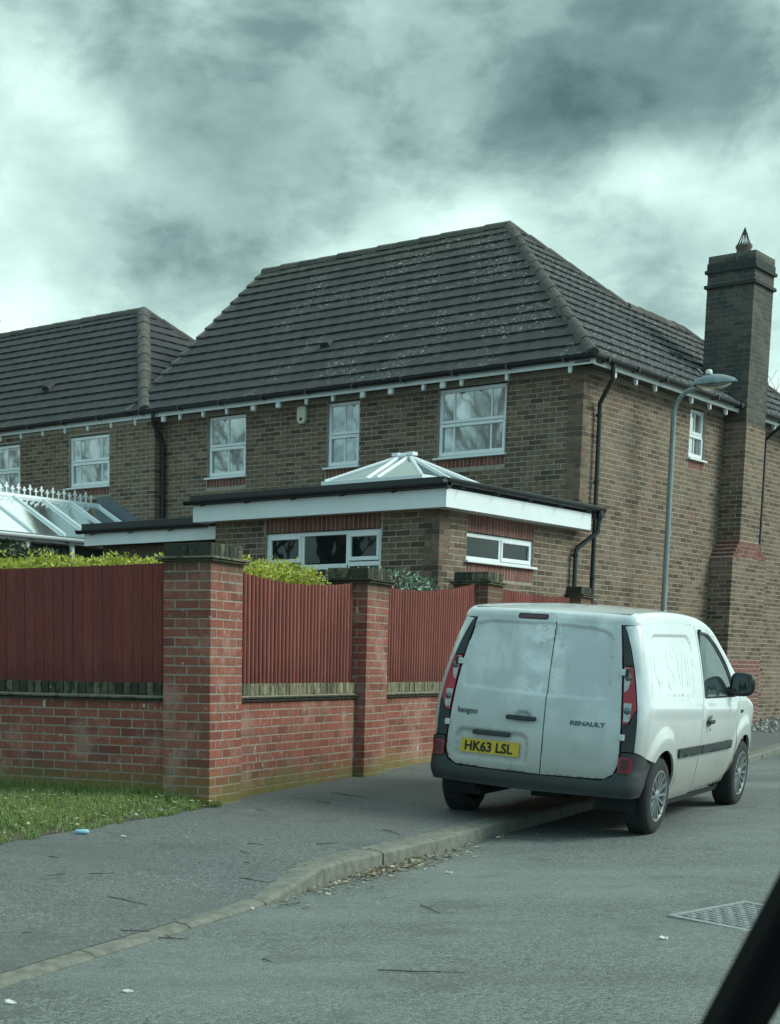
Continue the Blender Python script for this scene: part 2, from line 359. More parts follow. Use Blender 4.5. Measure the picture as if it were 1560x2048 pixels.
ROADM = m_asphalt('road_asphalt', (.130, .140, .132), (.200, .214, .200), (.235, .255, .240))
PAVEM = m_asphalt('pavement_asphalt', (.120, .126, .122), (.175, .184, .178), (.130, .134, .122))
KERB = m_concrete()
UPVC = flat('white_upvc', (.83, .85, .85), .32, var=.10, scale=3)
BLACKP = flat('black_plastic', (.016, .018, .020), .38, var=.3)
DARK = flat('dark_void', (.012, .013, .014), .8)
GALV = flat('galvanised_steel', (.30, .33, .32), .55, metal=.35, var=.45, scale=14)
LEAD = flat('lead_flashing', (.12, .14, .16), .6, var=.3)
TERRA = flat('pot_terracotta', (.16, .13, .10), .9, var=.4)
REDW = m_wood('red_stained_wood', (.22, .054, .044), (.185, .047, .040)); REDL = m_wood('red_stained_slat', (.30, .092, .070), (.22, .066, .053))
PANE = m_glass('window_glass', (.20, .225, .225), .42, .04)
PANED = m_glass('dark_window_glass', (.010, .014, .014), .0)
ROOFGL = m_glass('roof_glazing', (.06, .085, .085), .22, .08)
LANT = (-2.21, -.62, .47, 1.95, 3.98, -1.50, -1.33)
KW0, KW1, KW2, KW3 = 1.97, 1.96, 1.97, 1.95
# ------------------------------------------------------------------ places (metres)
G0 = Vector((-.6717, 12.4062)); GA = R(64.155)                 # garden wall corner, direction of the street wall
GS = Vector((math.cos(GA), math.sin(GA))); GN = Vector((GS.y, -GS.x))
H0 = Vector((4.1665, 23.1169)); HA = R(51.0495 - 90)           # house corner; its local x runs along the front to the right, local y goes back
HX = Vector((math.cos(HA), math.sin(HA))); HY = Vector((-HX.y, HX.x))
E0 = Vector((1.815, 19.7759))
def aw(x, y): v = Vector((x, y)) - G0; return v.dot(GS), v.dot(GN)
def fz(a): return .018 * a if a > 0 else .006 * a
def zpave(x, y): a, w = aw(x, y); return -.015 + fz(a) - .055 * min(max(w, -.5), 2.4)
def zroad(x, y): a, w = aw(x, y); return -.232 + fz(a) + .03 * min(max(w - 2.4, -1), 3)
def gp(a, w, dz=0.0, fn=None):
    p = G0 + GS * a + GN * w; return Vector((p.x, p.y, (fn or zpave)(p.x, p.y) + dz))
# line of the kerb: (a, w) pairs
KL = [(-14, 2.25), (-9, 2.02), (-5.7, KW0), (-4.75, KW1), (-3.6, KW2), (-2.7, KW3), (-1.83, 1.90), (-.7, 1.96), (1.1, 2.05), (4, 2.25), (7, 2.42), (10.2, 2.60), (12.5, 2.65), (18, 2.7), (26, 2.7), (40, 2.7)]
def kw(a):
    for (a0, w0), (a1, w1) in zip(KL, KL[1:]):
        if a <= a1: return w0 + (w1 - w0) * (a - a0) / (a1 - a0)
    return KL[-1][1]
def sheet(name, avals, wfun, nw, fn, mat, lift=0.0):
    V = []; F = []
    for a in avals:
        w0, w1 = wfun(a)
        for j in range(nw + 1): V.append(gp(a, w0 + (w1 - w0) * j / nw, lift, fn))
    n = nw + 1
    for i in range(len(avals) - 1):
        for j in range(nw): F.append((i * n + j, (i + 1) * n + j, (i + 1) * n + j + 1, i * n + j + 1))
    return tag(link(name, mesh(name, V, F, True), mat), kind='structure')
av = [-40, -25, -16] + [x * .5 for x in range(-28, 60)] + [35, 45, 70, 120]
GRNDM = flat('soil', (.11, .09, .06), .95, var=.6, scale=9, bump=.8)
me = mesh('ground', [(-400, -400, -.42), (400, -400, -.42), (400, 400, -.42), (-400, 400, -.42)], [(0, 1, 2, 3)]); tag(link('ground', me, flat('far_ground', (.07, .075, .05), .95, var=.4, scale=.2)), kind='structure')
sheet('road', av, lambda a: (kw(a) + .06, kw(a) + 9 + max(0, -a) * .5), 10, zroad, ROADM)
def pv_in(a):
    if a < -2.9: return (.06 + (-2.9 - a) * -.02, kw(a) - .125)
    return (-.10, kw(a) - .125)
def zpave_drop(x, y):
    a, w = aw(x, y); z = zpave(x, y); t = min(1, max(0, (a + 3.05) / 1.15)); t = t * t * (3 - 2 * t)
    if t >= 1 or a < -14: return z
    s = min(1, max(0, (w - (kw(a) - 1.3)) / 1.24)); s = s * s * (3 - 2 * s); p = gp(a, kw(a)); zr = zroad(p.x, p.y) + .036
    return z + (zr - z) * s * (1 - t)
def pv_in(a):
    if a < -.5: return (-.04, kw(a) - .038 - .082 * min(1, max(0, (a + 3.05) / 1.15)))
    return (-.12, kw(a) - .12)
sheet('pavement', av[:3] + [x * .25 for x in range(-56, 60)] + av[61:], pv_in, 14, zpave_drop, PAVEM)
def zlawn(x, y): a, w = aw(x, y); return zpave(x, y) + .004 + min(1.0, max(0.0, -w) / .3) * .02
sheet('grass_verge', [x * .5 for x in range(-34, 1)] + [.3], lambda a: (-16, .0), 20, zlawn, GRNDM)
sheet('garden_ground', [x * .5 for x in range(0, 60)], lambda a: (-22, -.12), 8, lambda x, y: fz(aw(x, y)[0]) + .02, GRNDM)

# ------------------------------------------------------------------ kerb
def build_kerb():
    k = empty('kerb'); tag(k, kind='structure')
    def drop(a): # face height of the kerb above the road: dropped for the driveway
        t = min(1, max(0, (a + 3.05) / 1.15)); return .018 + (t * t * (3 - 2 * t)) * 1.0
    def P(a, off, top):
        t_ = min(1, max(0, (a + 3.05) / 1.15))
        if off < -.1: off = -.045 - .082 * t_
        p = gp(a, kw(a) + off, 0, zpave)
        zr = zroad(p.x, p.y)
        t = min(1, max(0, (a + 3.05) / 1.15)); t = t * t * (3 - 2 * t)
        zt = (zpave(p.x, p.y) + .004) * t + (zr + .022 + (.012 if off < 0 else 0)) * (1 - t)
        return Vector((p.x, p.y, zt if top else zr - .12))
    a = -13.0
    while a < 30:
        b = a + .905
        n = 4; V = []; F = []; jz = Vector((0, 0, rnd.uniform(-.004, .004))); jo = Vector((GN.x, GN.y, 0)) * rnd.uniform(-.006, .006)
        for i in range(n + 1):
            s = a + (b - a) * i / n
            ch = P(s, .06, True); o = P(s, -.127, True); m_ = P(s, .03, True)
            V += [P(s, -.127, False), o + jz, m_ + jz, Vector((ch.x, ch.y, ch.z - .018)) + jz + jo, P(s, .065, False) + jo]
        for i in range(n):
            for j in range(4): F.append((i * 5 + j, i * 5 + j + 1, (i + 1) * 5 + j + 1, (i + 1) * 5 + j))
        F += [(0, 1, 2, 3, 4), tuple(n * 5 + q for q in (4, 3, 2, 1, 0))]
        link('kerb_stone', mesh('kerb_stone', V, F), KERB, k)
        a += .915
build_kerb()

# ------------------------------------------------------------------ brickwork
SH = {}
def shared_box(lx, ly, lz, mat):
    key = (round(lx, 3), round(ly, 3), round(lz, 3), mat.name)
    if key not in SH:
        m = MB(); m.box(0, lx, 0, ly, 0, lz); me = mesh('brick', m.V, m.F)
        bm = bmesh.new(); bm.from_mesh(me); bmesh.ops.bevel(bm, geom=bm.edges, offset=min(.003, lx * .2), segments=1, affect='EDGES', clamp_overlap=True)
        bmesh.ops.recalc_face_normals(bm, faces=bm.faces); bm.to_mesh(me); bm.free(); me.materials.append(mat); SH[key] = me
    return SH[key]
def joined(name, me_list, mat, parent):
    """many boxes (mesh, location) as one mesh"""
    V = []; F = []; n = 0
    for me, loc in me_list:
        co = np.empty(len(me.vertices) * 3); me.vertices.foreach_get('co', co); co = co.reshape(-1, 3) + np.array(loc)
        V += co.tolist(); F += [tuple(i + n for i in p.vertices) for p in me.polygons]; n += len(co)
    return tag(link(name, mesh(name, V, F), mat, parent), kind='stuff')
CAMP = Vector((0, 0, CAMZ))
def put_bricks(parent, B, mat, limit=300, name='brick', vis=None):
    """B: list of (x, y, z, lx, ly, lz) in the parent's frame; the ones that show largest become parts"""
    mwp = parent_matrix(parent)
    def show(b):
        c = mwp @ Vector((b[0] + b[3] / 2, b[1], b[2] + b[5] / 2)); d = (c - CAMP).length
        v = 1.0 if in_view(c) else .01
        if vis is not None and not vis(b): v *= .05
        return -v * max(b[3], b[4]) * b[5] / d ** 2
    B = sorted(B, key=show)
    for b in B[:limit]:
        o = link(name, shared_box(b[3], b[4], b[5], mat), None, parent, loc=(b[0] + rnd.uniform(-.001, .001), b[1] + rnd.uniform(-.0012, .0012), b[2]))
    if len(B) > limit: joined('brickwork', [(shared_box(b[3], b[4], b[5], mat), (b[0], b[1] + rnd.uniform(-.0015, .0015), b[2])) for b in B[limit:]], mat, parent)
def parent_matrix(o):
    m = Matrix.Translation(o.location) @ o.rotation_euler.to_matrix().to_4x4()
    return (parent_matrix(o.parent) @ m) if o.parent else m
def in_view(p):
    v = p - CAMP; z = v.dot(fwd)
    if z < .1: return False
    x, y = v.dot(r2) / z * FPX + CX, -v.dot(u2) / z * FPX + CY
    return -60 < x < 1620 and -60 < y < 2110
def course(L_, z, odd, holes, depth, lz=.065, joint=.010, full=.215, half=.1025, start_corner=True, end_corner=False):
    """one course of stretcher bond from s = 0, cut round the holes (s0, s1, z0, z1)"""
    segs = []; s = 0.0
    if odd:
        if start_corner: s = half + joint       # the header of the return wall stands here
        else: segs.append((0, half)); s = half + joint
    while s < L_ - .02: segs.append((s, min(s + full, L_))); s += full + joint
    out = []
    for a, b in segs:
        parts = [(a, b)]
        for (h0, h1, z0, z1) in holes:
            if z + lz > z0 + .004 and z < z1 - .004:
                nx = []
                for (p, q) in parts:
                    if q <= h0 or p >= h1: nx.append((p, q))
                    else:
                        if p < h0 - .025: nx.append((p, h0 - .006))
                        if q > h1 + .025: nx.append((h1 + .006, q))
                parts = nx
        out += parts
    return out
def core(parent, name, L_, z0, z1, y0, y1, holes, mat, flip=False, x_in=0.0):
    """the bed of mortar behind the bricks, with openings"""
    xs = sorted({x_in, L_ - x_in, *[max(x_in, h[0]) for h in holes], *[min(L_ - x_in, h[1]) for h in holes]}); zs = sorted({z0, z1, *[h[2] for h in holes if z0 < h[2] < z1], *[h[3] for h in holes if z0 < h[3] < z1]})
    m = MB()
    for i in range(len(zs) - 1):
        j = 0
        while j < len(xs) - 1:
            cz = (zs[i] + zs[i + 1]) / 2
            solid = lambda k: not any(h[0] < (xs[k] + xs[k + 1]) / 2 < h[1] and h[2] < cz < h[3] for h in holes)
            if solid(j):
                k = j
                while k + 1 < len(xs) - 1 and solid(k + 1): k += 1
                a, b = xs[j], xs[k + 1]
                if flip: a, b = -b, -a
                m.box(a, b, y0, y1, zs[i], zs[i + 1]); j = k + 1
            else: j += 1
    o = m.build(name, mat, parent); return o
def wall_bricks(Ln, z0, n, holes, sign, depth=.1025, corner=True, par=0, y=0.0):
    B = []
    for k in range(n):
        z = z0 + .075 * k + .005
        for a, b in course(Ln, z, (k + par) % 2 == 1, holes, depth, start_corner=corner):
            x = a if sign > 0 else -b
            B.append((x, y, z, b - a, depth, .065))
    return B
def soldiers(parent, x0, x1, z0, h, y, mat, name='soldier_brick', pitch=.075, depth=.1):
    n = max(1, round((x1 - x0) / pitch)); p = (x1 - x0) / n
    for i in range(n): link(name, shared_box(round(p - .010, 3), depth, h, mat), None, parent, loc=(x0 + i * p + .005, y + rnd.uniform(-.001, .002), z0 + rnd.uniform(-.001, .001)))

# ------------------------------------------------------------------ garden boundary
def gmat(a, w=0.0): p = G0 + GS * a + GN * w; return (p.x, p.y, 0)
RZ_S = GA                                       # frame: local x along the street wall (away), local y towards the garden (-N)
def pillar(a0, ztop, label, full_detail=True, la=.5525, zb=-.06):
    p = empty('brick_pillar', gmat(a0), RZ_S - R(90)); tag(p, label, 'brick pillar', 'brick pillars along the garden wall')
    # local x = towards the road (GN), local y = away along the street
    n = round((ztop - .075) / .075) + 2; z0 = ztop - n * .075
    m = MB(); m.box(-.44 + .0022, -.0022, .0022, la - .0022, z0, ztop); m.build('mortar', GM, p)
    B = []
    for k in range(n):
        z = z0 + k * .075 + .005
        if (n - k) % 2 == 0:
            B += [(-.215, 0, z, .215, .1025, .065), (-.44, 0, z, .215, .1025, .065)]           # front: two stretchers
            B += [(-.1025, .1125, z, .1025, .215, .065), (-.1025, .3375, z, .1025, .215, .065)]
        else:
            B += [(-.1025, 0, z, .1025, .215, .065), (-.3275, 0, z, .215, .1025, .065), (-.44, 0, z, .1025, .1025, .065)]
            B += [(-.1025, .225, z, .1025, .215, .065), (-.1025, .45, z, .1025, .1025, .065)]
        if la > .56: pass
        B += [(-.44, la - .1025, z, .215, .1025, .065)]; B += [(-.215, la - .1025, z, .10, .1025, .065)]
        B += [(-.44, .1125, z, .1025, .215, .065)]
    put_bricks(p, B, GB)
    # tile creasing in two layers and a brick-on-edge cap
    m = MB(); m.box(-.475, .035, -.035, la + .035, ztop + .002, ztop + .018); m.build('creasing_tile', CAP, p, bevel=.003)
    m = MB(); m.box(-.488, .048, -.048, la + .048, ztop + .024, ztop + .042); m.build('creasing_tile', CAP, p, bevel=.003)
    zc = ztop + .045
    nb = 7; pt = la / nb
    for i in range(nb):
        me = shared_box(.214, round(pt - .008, 3), .103, CAP)
        link('cap_brick', me, None, p, loc=(-.217, i * pt + .004 + rnd.uniform(-.002, .002), zc + rnd.uniform(-.003, .004)))
        link('cap_brick', me, None, p, loc=(-.437, i * pt + .004 + rnd.uniform(-.002, .002), zc + rnd.uniform(-.003, .004)))
    return p
pillar(0, 1.95, 'thick red brick corner pillar with white lime streaks, nearest the grass')
pillar(3.185, 1.95, 'red brick pillar between the two long slatted fence panels')
pillar(6.83, 2.13, 'brick pillar behind the rear left edge of the white van roof')
pillar(10.95, 2.17, 'brick pillar below the two black downpipes of the extension')
pillar(15.9, 2.33, 'brick pillar farthest along the street, just behind the lamp post', la=.5525)

def low_wall(loc, rz, Ln, label, cat='garden wall', ztop=.825, zb=-.075, parity=0, cope=None):
    w = empty('low_brick_wall', loc, rz); tag(w, label, cat, 'low brick walls under the fence')
    n = round((ztop - zb) / .075)
    core(w, 'mortar', Ln, zb, ztop, .0022, .21, [], GM)
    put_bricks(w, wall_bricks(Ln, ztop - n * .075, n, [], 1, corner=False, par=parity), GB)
    m = MB(); m.box(0, Ln, -.030, .235, ztop + .002, ztop + .017); m.build('creasing_tile', CAP, w, bevel=.003)
    m = MB(); m.box(0, Ln, -.042, .245, ztop + .023, ztop + .038); m.build('creasing_tile', CAP, w, bevel=.003)
    m = MB(); m.box(0, Ln, -.004, .19, ztop + .038, ztop + .05); m.build('mortar', GM, w)
    nb = round(Ln / .075); p = Ln / nb
    for i in range(nb):
        link('coping_brick', shared_box(round(p - .009, 3), .214, .102, cope or CAP2), None, w, loc=(i * p + .004, rnd.uniform(-.006, .003), ztop + .05 + rnd.uniform(-.002, .003)))
    return w
def slat_fence(loc, rz, Ln, z0, ze0, ze1, sag, label, flat_=False):
    f = empty('fence_panel', loc, rz); tag(f, label, 'fence panel', 'red wooden fence panels on the low wall')
    top = lambda s: ze0 + (ze1 - ze0) * s - sag * 4 * s * (1 - s)
    if not flat_:
        n = round(Ln / .0745); p = Ln / n
        for i in range(n):
            s = (i + .5) / n; h = top(s) - z0 + rnd.uniform(-.008, .006); x = i * p + p * .20 + rnd.uniform(-.003, .003); w = p * rnd.uniform(.50, .58)
            m = MB(); m.prism([(x, .0), (x + .008, -.012), (x + w - .008, -.012), (x + w, .0), (x + w, .012), (x, .012)], z0, z0 + h, 'xy')
            m.build('slat', REDL, f)
            m = MB(); m.box(x + p * .50, x + p * 1.02, .045, .060, z0, z0 + h - .004); m.build('rear_slat', REDW, f)
    else:
        n = round(Ln / .098); p = Ln / n
        for i in range(n):
            s = (i + .5) / n; x = i * p
            m = MB(); z1a, z1b = top(i / n), top((i + 1) / n); yb = rnd.uniform(-.002, .002)
            m.add([(x + .001, yb + .0, z0), (x + p + .006, yb - .004, z0), (x + p + .006, yb - .004, z1b), (x + .001, yb, z1a), (x + .001, .02, z0), (x + p + .006, .02, z0), (x + p + .006, .02, z1b), (x + .001, .02, z1a)],
                  [(0, 1, 2, 3), (7, 6, 5, 4), (0, 4, 5, 1), (2, 6, 7, 3), (1, 5, 6, 2), (0, 3, 7, 4)])
            m.build('board', REDW, f)
    for zr in (.25, .72):
        m = MB(); m.box(0, Ln, .054 if not flat_ else .022, .10, z0 + zr * (ze0 - z0), z0 + zr * (ze0 - z0) + .07); m.build('rail', REDW, f)
    return f
SB = -.11   # set back of the wall from the pillar face
low_wall(gmat(.5525, SB), RZ_S, 3.185 - .5525, 'low red brick wall in the bay nearest the corner pillar, above the pavement')
low_wall(gmat(3.185 + .5525, SB), RZ_S, 6.83 - 3.185 - .5525, 'low red brick wall running behind the rear corner of the van', parity=1)
low_wall(gmat(6.83 + .5525, SB), RZ_S, 10.95 - 6.83 - .5525, 'low brick wall in the bay hidden behind the van', ztop=1.05, zb=0)
low_wall(gmat(10.95 + .5525, SB), RZ_S, 15.9 - 10.95 - .5525, 'low brick wall in the last bay before the lamp post', ztop=1.2, zb=.1)
LL = 7.0
pl_ = G0 + GN * -.44 - GN * LL + GS * .11
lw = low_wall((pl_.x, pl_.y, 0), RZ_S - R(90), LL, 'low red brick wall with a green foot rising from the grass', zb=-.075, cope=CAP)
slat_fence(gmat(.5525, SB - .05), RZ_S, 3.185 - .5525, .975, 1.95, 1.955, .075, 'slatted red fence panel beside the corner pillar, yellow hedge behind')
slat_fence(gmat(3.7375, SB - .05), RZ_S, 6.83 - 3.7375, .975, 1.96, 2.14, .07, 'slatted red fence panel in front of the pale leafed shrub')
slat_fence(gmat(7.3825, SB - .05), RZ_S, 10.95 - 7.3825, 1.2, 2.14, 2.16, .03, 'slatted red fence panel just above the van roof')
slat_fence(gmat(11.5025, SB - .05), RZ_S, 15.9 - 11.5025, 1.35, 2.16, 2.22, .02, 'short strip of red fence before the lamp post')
pf = G0 + GN * -.44 - GN * LL + GS * .15
slat_fence((pf.x, pf.y, 0), RZ_S - R(90), LL, .975, 1.97, 1.955, .045, 'close boarded red fence panel above the grass verge', flat_=True)
# ------------------------------------------------------------------ houses
def window(parent, x0, x1, z0, z1, y, kind='sash', bars=(.5,), glass=None, sill=True, sill_parent=None, trans=.5):
    """white framed window in a wall that faces -y; x0..x1, z0..z1 is the opening"""
    glass = glass or PANE
    w = MB(); f = .055
    w.box(x0, x1, y, y + .06, z1 - f, z1); w.box(x0, x1, y, y + .06, z0, z0 + f); w.box(x0, x0 + f, y + .001, y + .059, z0 + f, z1 - f); w.box(x1 - f, x1, y + .001, y + .059, z0 + f, z1 - f)
    wo = w.build('window', UPVC, parent, bevel=.006)
    m = MB(); zt = z0 + (z1 - z0) * trans
    if kind == 'sash':
        m.box(x0 + f, x1 - f, y - .012, y + .05, zt - .055, zt - .006); m.box(x0 + f - .01, x1 - f + .01, y + .004, y + .055, zt + .006, zt + .05)
        m.build('meeting_rail', UPVC, wo, bevel=.005)
        # projecting lower sash stiles with the little horn on the left
        m = MB(); m.box(x0 + .022, x0 + f + .012, y - .018, y + .002, z0 + .03, zt - .04); m.box(x1 - f - .012, x1 - .022, y - .018, y + .002, z0 + .03, zt - .04); m.box(x0 + .03, x1 - .03, y - .016, y + .002, z0 + .03, z0 + .085); m.build('lower_sash', UPVC, wo, bevel=.005)
        cells = [(zt + .05, z1 - f), (z0 + .085, zt - .055)]
        for za, zb in cells:
            xs = [x0 + f + .012] + [x0 + f + (x1 - x0 - 2 * f) * b for b in bars] + [x1 - f - .012]
            for i, b in enumerate(xs[1:-1]):
                m = MB(); m.box(b - .012, b + .012, y + .012, y + .034, za, zb); m.build('glazing_bar', UPVC, wo)
            for a, b in zip(xs, xs[1:]):
                m = MB(); m.box(a - .012, b + .012 - (.024 if b != xs[-1] else 0), y + .026, y + .03, za - .01, zb + .01); m.build('pane', glass, wo)
    else:
        # list of (x0, x1, z0, z1, opening) lights
        for (a, b, c, d_, opening) in kind:
            g = .04 if opening else .006
            if opening:
                m = MB(); m.box(a, b, y - .014, y + .02, d_ - g, d_); m.box(a, b, y - .014, y + .02, c, c + g + .012); m.box(a, a + g, y - .0135, y + .02, c + g + .012, d_ - g); m.box(b - g, b, y - .0135, y + .02, c + g + .012, d_ - g); m.build('casement', UPVC, wo, bevel=.006)
                m = MB(); m.box(a + .06, b - .06, y - .022, y - .015, d_ - .045 + .01, d_ - .045 + .028); m.build('trickle_vent', UPVC, wo)
            m = MB(); m.box(a + g, b - g, y + .012, y + .016, c + g, d_ - g); m.build('pane', glass, wo)
        for (a, b, c, d_) in bars:
            m = MB(); m.box(a, b, y + .001, y + .058, c, d_); m.build('mullion', UPVC, wo, bevel=.004)
    # dark room behind
    if sill:
        m = MB(); m.box(x0 - .05, x1 + .03, -.055, y + .02, z0 - .032, z0 - .001); m.build('sill', UPVC, wo, bevel=.006)
    return wo

def slope(parent, name, origin, rz, eave_z, pitch, vmax, bounds, gauge_n, limit=300, seed=3, tw=.30):
    """tiled roof slope. local u along the eave, v up the slope; bounds(inset) -> (u0, u1)"""
    r_ = random.Random(seed)
    sl = empty(name, (origin[0], origin[1], eave_z), rz, parent); 
    # rotation so that local y runs up the slope
    sl.rotation_euler = (pitch, 0, rz)
    cosp = math.cos(pitch); g = vmax / gauge_n; tiles = []
    V = []; F = []
    for k in range(gauge_n):
        v0, v1 = k * g, (k + 1) * g
        a0, b0 = bounds(v0 * cosp); a1, b1 = bounds(min(v1, vmax - .001) * cosp)
        lo, hi = min(a0, a1), max(b0, b1); off = (k % 2) * tw * .5
        i = math.floor((lo - off) / tw)
        while off + i * tw < hi:
            x0, x1 = off + i * tw + .0006, off + (i + 1) * tw - .0006; i += 1
            l0, l1 = max(x0, a0), max(x0, a1); h0, h1 = min(x1, b0), min(x1, b1)
            if h0 - l0 < .02 and h1 - l1 < .02: continue
            if h0 < l0: l0 = h0 = (l0 if l0 > b0 else h0)
            if h1 < l1: l1 = h1 = (l1 if l1 > b1 else h1)
            j = r_.uniform(-.003, .005); tl = .036
            dz = .036 + j * .6
            # shallow roll down the middle of each tile
            fullt = abs(l0 - x0) < 1e-6 and abs(l1 - x0) < 1e-6 and abs(h0 - x1) < 1e-6 and abs(h1 - x1) < 1e-6
            tiles.append((x0, x1, l0, l1, h0, h1, v0, v1, dz, fullt))
    def tv(t, ox=0, oy=0):
        x0, x1, l0, l1, h0, h1, v0, v1, dz, ft = t; ya = v0 - .012; yb = v1 + .02
        def lerp(a, b, q): return a + (b - a) * q
        P = []
        for q, hz in ((0, 0), (.28, .0), (.40, .005), (.62, .005), (.74, 0), (1, 0)):
            P.append((lerp(l0, h0, q) - ox, ya - oy, dz + hz)); 
        for q, hz in ((0, 0), (.28, .0), (.40, .005), (.62, .005), (.74, 0), (1, 0)):
            P.append((lerp(l1, h1, q) - ox, yb - oy, .004 + hz))
        for q in (0, 1): P.append((lerp(l0, h0, q) - ox, ya - oy, dz - .028))
        Fs = [(i, i + 1, i + 7, i + 6) for i in range(5)] + [(12, 13, 5, 4, 3, 2, 1, 0), (12, 0, 6), (13, 11, 5)]
        return P, Fs
    # visible size: nearest first
    base = parent_matrix(sl)
    tiles.sort(key=lambda t: ((base @ Vector(((t[2] + t[4]) / 2, t[6], 0))) - CAMP).length + (0 if in_view(base @ Vector(((t[2] + t[4]) / 2, t[6], 0))) else 99))
    for t in tiles[:limit]:
        ox, oy = t[2], t[6]; P, Fs = tv(t, ox, oy)
        if t[9]:
            key = ('tile', round(t[8], 3) * 2 // .002, round(g, 3), name)
            if key not in SH: me = mesh('tile', P, Fs); me.materials.append(TILE); SH[key] = me
            me = SH[key]
        else: me = mesh('tile', P, Fs); me.materials.append(TILE)
        link('tile', me, None, sl, loc=(ox, oy, 0))
    if len(tiles) > limit:
        V = []; F = []
        for t in tiles[limit:]:
            P, Fs = tv(t); n = len(V); V += P; F += [tuple(i + n for i in f) for f in Fs]
        tag(link('tiling', mesh('tiling', V, F), TILE, sl), kind='stuff')
    # battens / felt under the tiles so nothing shows through
    n = 24; V = []; F = []
    for k in range(n + 1):
        v = vmax * k / n; a, b = bounds(min(v, vmax - .001) * cosp); V += [(a, v, -.004), (b, v, -.004)]
    for k in range(n): F.append((2 * k, 2 * k + 1, 2 * k + 3, 2 * k + 2))
    link('underlay', mesh('underlay', V, F), DARK, sl)
    return sl
def ridge_run(parent, p0, p1, r=.098, name='ridge_tile', n=None):
    p0, p1 = Vector(p0), Vector(p1); Ln = (p1 - p0).length; n = n or max(1, round(Ln / .45)); d = (p1 - p0).normalized(); s = d.cross(Vector((0, 0, 1))).normalized(); u = s.cross(d)
    for i in range(n):
        a = p0 + (p1 - p0) * (i / n); b = p0 + (p1 - p0) * ((i + 1) / n) + d * .02; V = []; F = []
        rr = r * rnd.uniform(.97, 1.04); lift = rnd.uniform(-.004, .006)
        prof = [(-rr * 1.05, -.07), (-rr * .8, .005), (-rr * .4, .038), (0, .052), (rr * .4, .038), (rr * .8, .005), (rr * 1.05, -.07)]
        for q, c in ((a, 0), (b, -.012)):
            for x, z in prof: V.append(q + s * x + u * (z + lift + c))
        for k in range(6): F.append((k, k + 1, k + 8, k + 7))
        F += [tuple(range(6, -1, -1)), tuple(range(7, 14))]
        link(name, mesh(name, V, F), RIDGE, parent)

PITCH_ = math.atan(.83); T_ = .83; ZE = 5.60; OV = .28; MZ = 3.84
# ---- main house: local x along the front (0 at the corner, negative to the left), local y back
HZB = .1
house = empty('brick_house', (H0.x, H0.y, 0), HA); tag(house, 'detached brick house with dark tiled hipped roof and tall brick chimney', 'house', 'brick houses on the estate')
ZTOP = HZB + .075 * 71      # 5.425
FL = 8.60
W3 = (-2.536, -1.306, 4.378, 5.407); W2 = (-4.727, -4.068, 4.378, 5.407); W1 = (-7.38, -6.50, 4.378, 5.407)
front_holes_x = [(w[0], w[1], w[2] - .03, w[3] + .02) for w in (W1, W2, W3)] + [(w[0] - .03, w[1] + .0, w[2] - .17, w[2] - .03) for w in (W1, W2, W3)]
fw = empty('front_wall', (0, 0, 0), 0, house)
hs = [(-b, -a, c, d_) for a, b, c, d_ in front_holes_x]
only_open = [(-b, -a, c, d_) for a, b, c, d_ in [(w[0], w[1], w[2] - .03, w[3] + .02) for w in (W1, W2, W3)]]
core(fw, 'mortar', FL, HZB, ZTOP + .2, .002, .25, only_open, HM, flip=True, x_in=.002)
K0 = 34     # the courses below this are hidden by the extension and the garden wall
B = wall_bricks(FL, HZB + .075 * K0, 71 - K0, hs, -1, y=0)
def hide_front(b): return True
put_bricks(fw, B, HB, 300)
B = wall_bricks(FL, HZB, K0, [], -1, y=0)
for w in (W1, W2, W3): soldiers(house, w[0] - .02, w[1] - .0, w[2] - .165, .128, -.001, RB)
for w, bars in ((W1, (.5,)), (W2, (.5,)), (W3, (.19, .79))): window(house, *w, .045, bars=bars)
# side wall: frame rotated, local x runs away from the corner, -y faces out
sw = empty('side_wall', (0, 0, 0), R(90), house)
SWW = (3.62, 4.214, 4.62, 5.407)
sh = [(SWW[0], SWW[1], SWW[2] - .03, SWW[3] + .03), (SWW[0], SWW[1] + .02, SWW[2] - .17, SWW[2] - .03)]
core(sw, 'mortar', 10.2, HZB - .4, ZTOP + .2, .002, .25, [sh[0]], HM, x_in=.002)
B = wall_bricks(10.2, HZB - .3, 75, sh, 1, par=1, y=0)
B = [b for b in B if not (b[0] > 9.6)]
put_bricks(sw, B, HB, 300)
soldiers(sw, SWW[0], SWW[1] + .02, SWW[2] - .165, .128, -.001, RB)
window(sw, *SWW, .045, bars=(.5,))
# gable and far walls (plain, out of sight)
m = MB(); m.box(-FL, -FL + .2, .26, 7.3, HZB, ZTOP); m.box(-FL + .2, -.26, 7.2, 7.4, HZB, ZTOP); m.box(-4.6, -.26, 9.95, 10.15, HZB, ZTOP); m.box(-4.6, -4.4, 7.4, 9.94, HZB, ZTOP)
m.build('rear_wall', flat('rear_brick', (.17, .13, .095), .95, var=.4, scale=8), house)
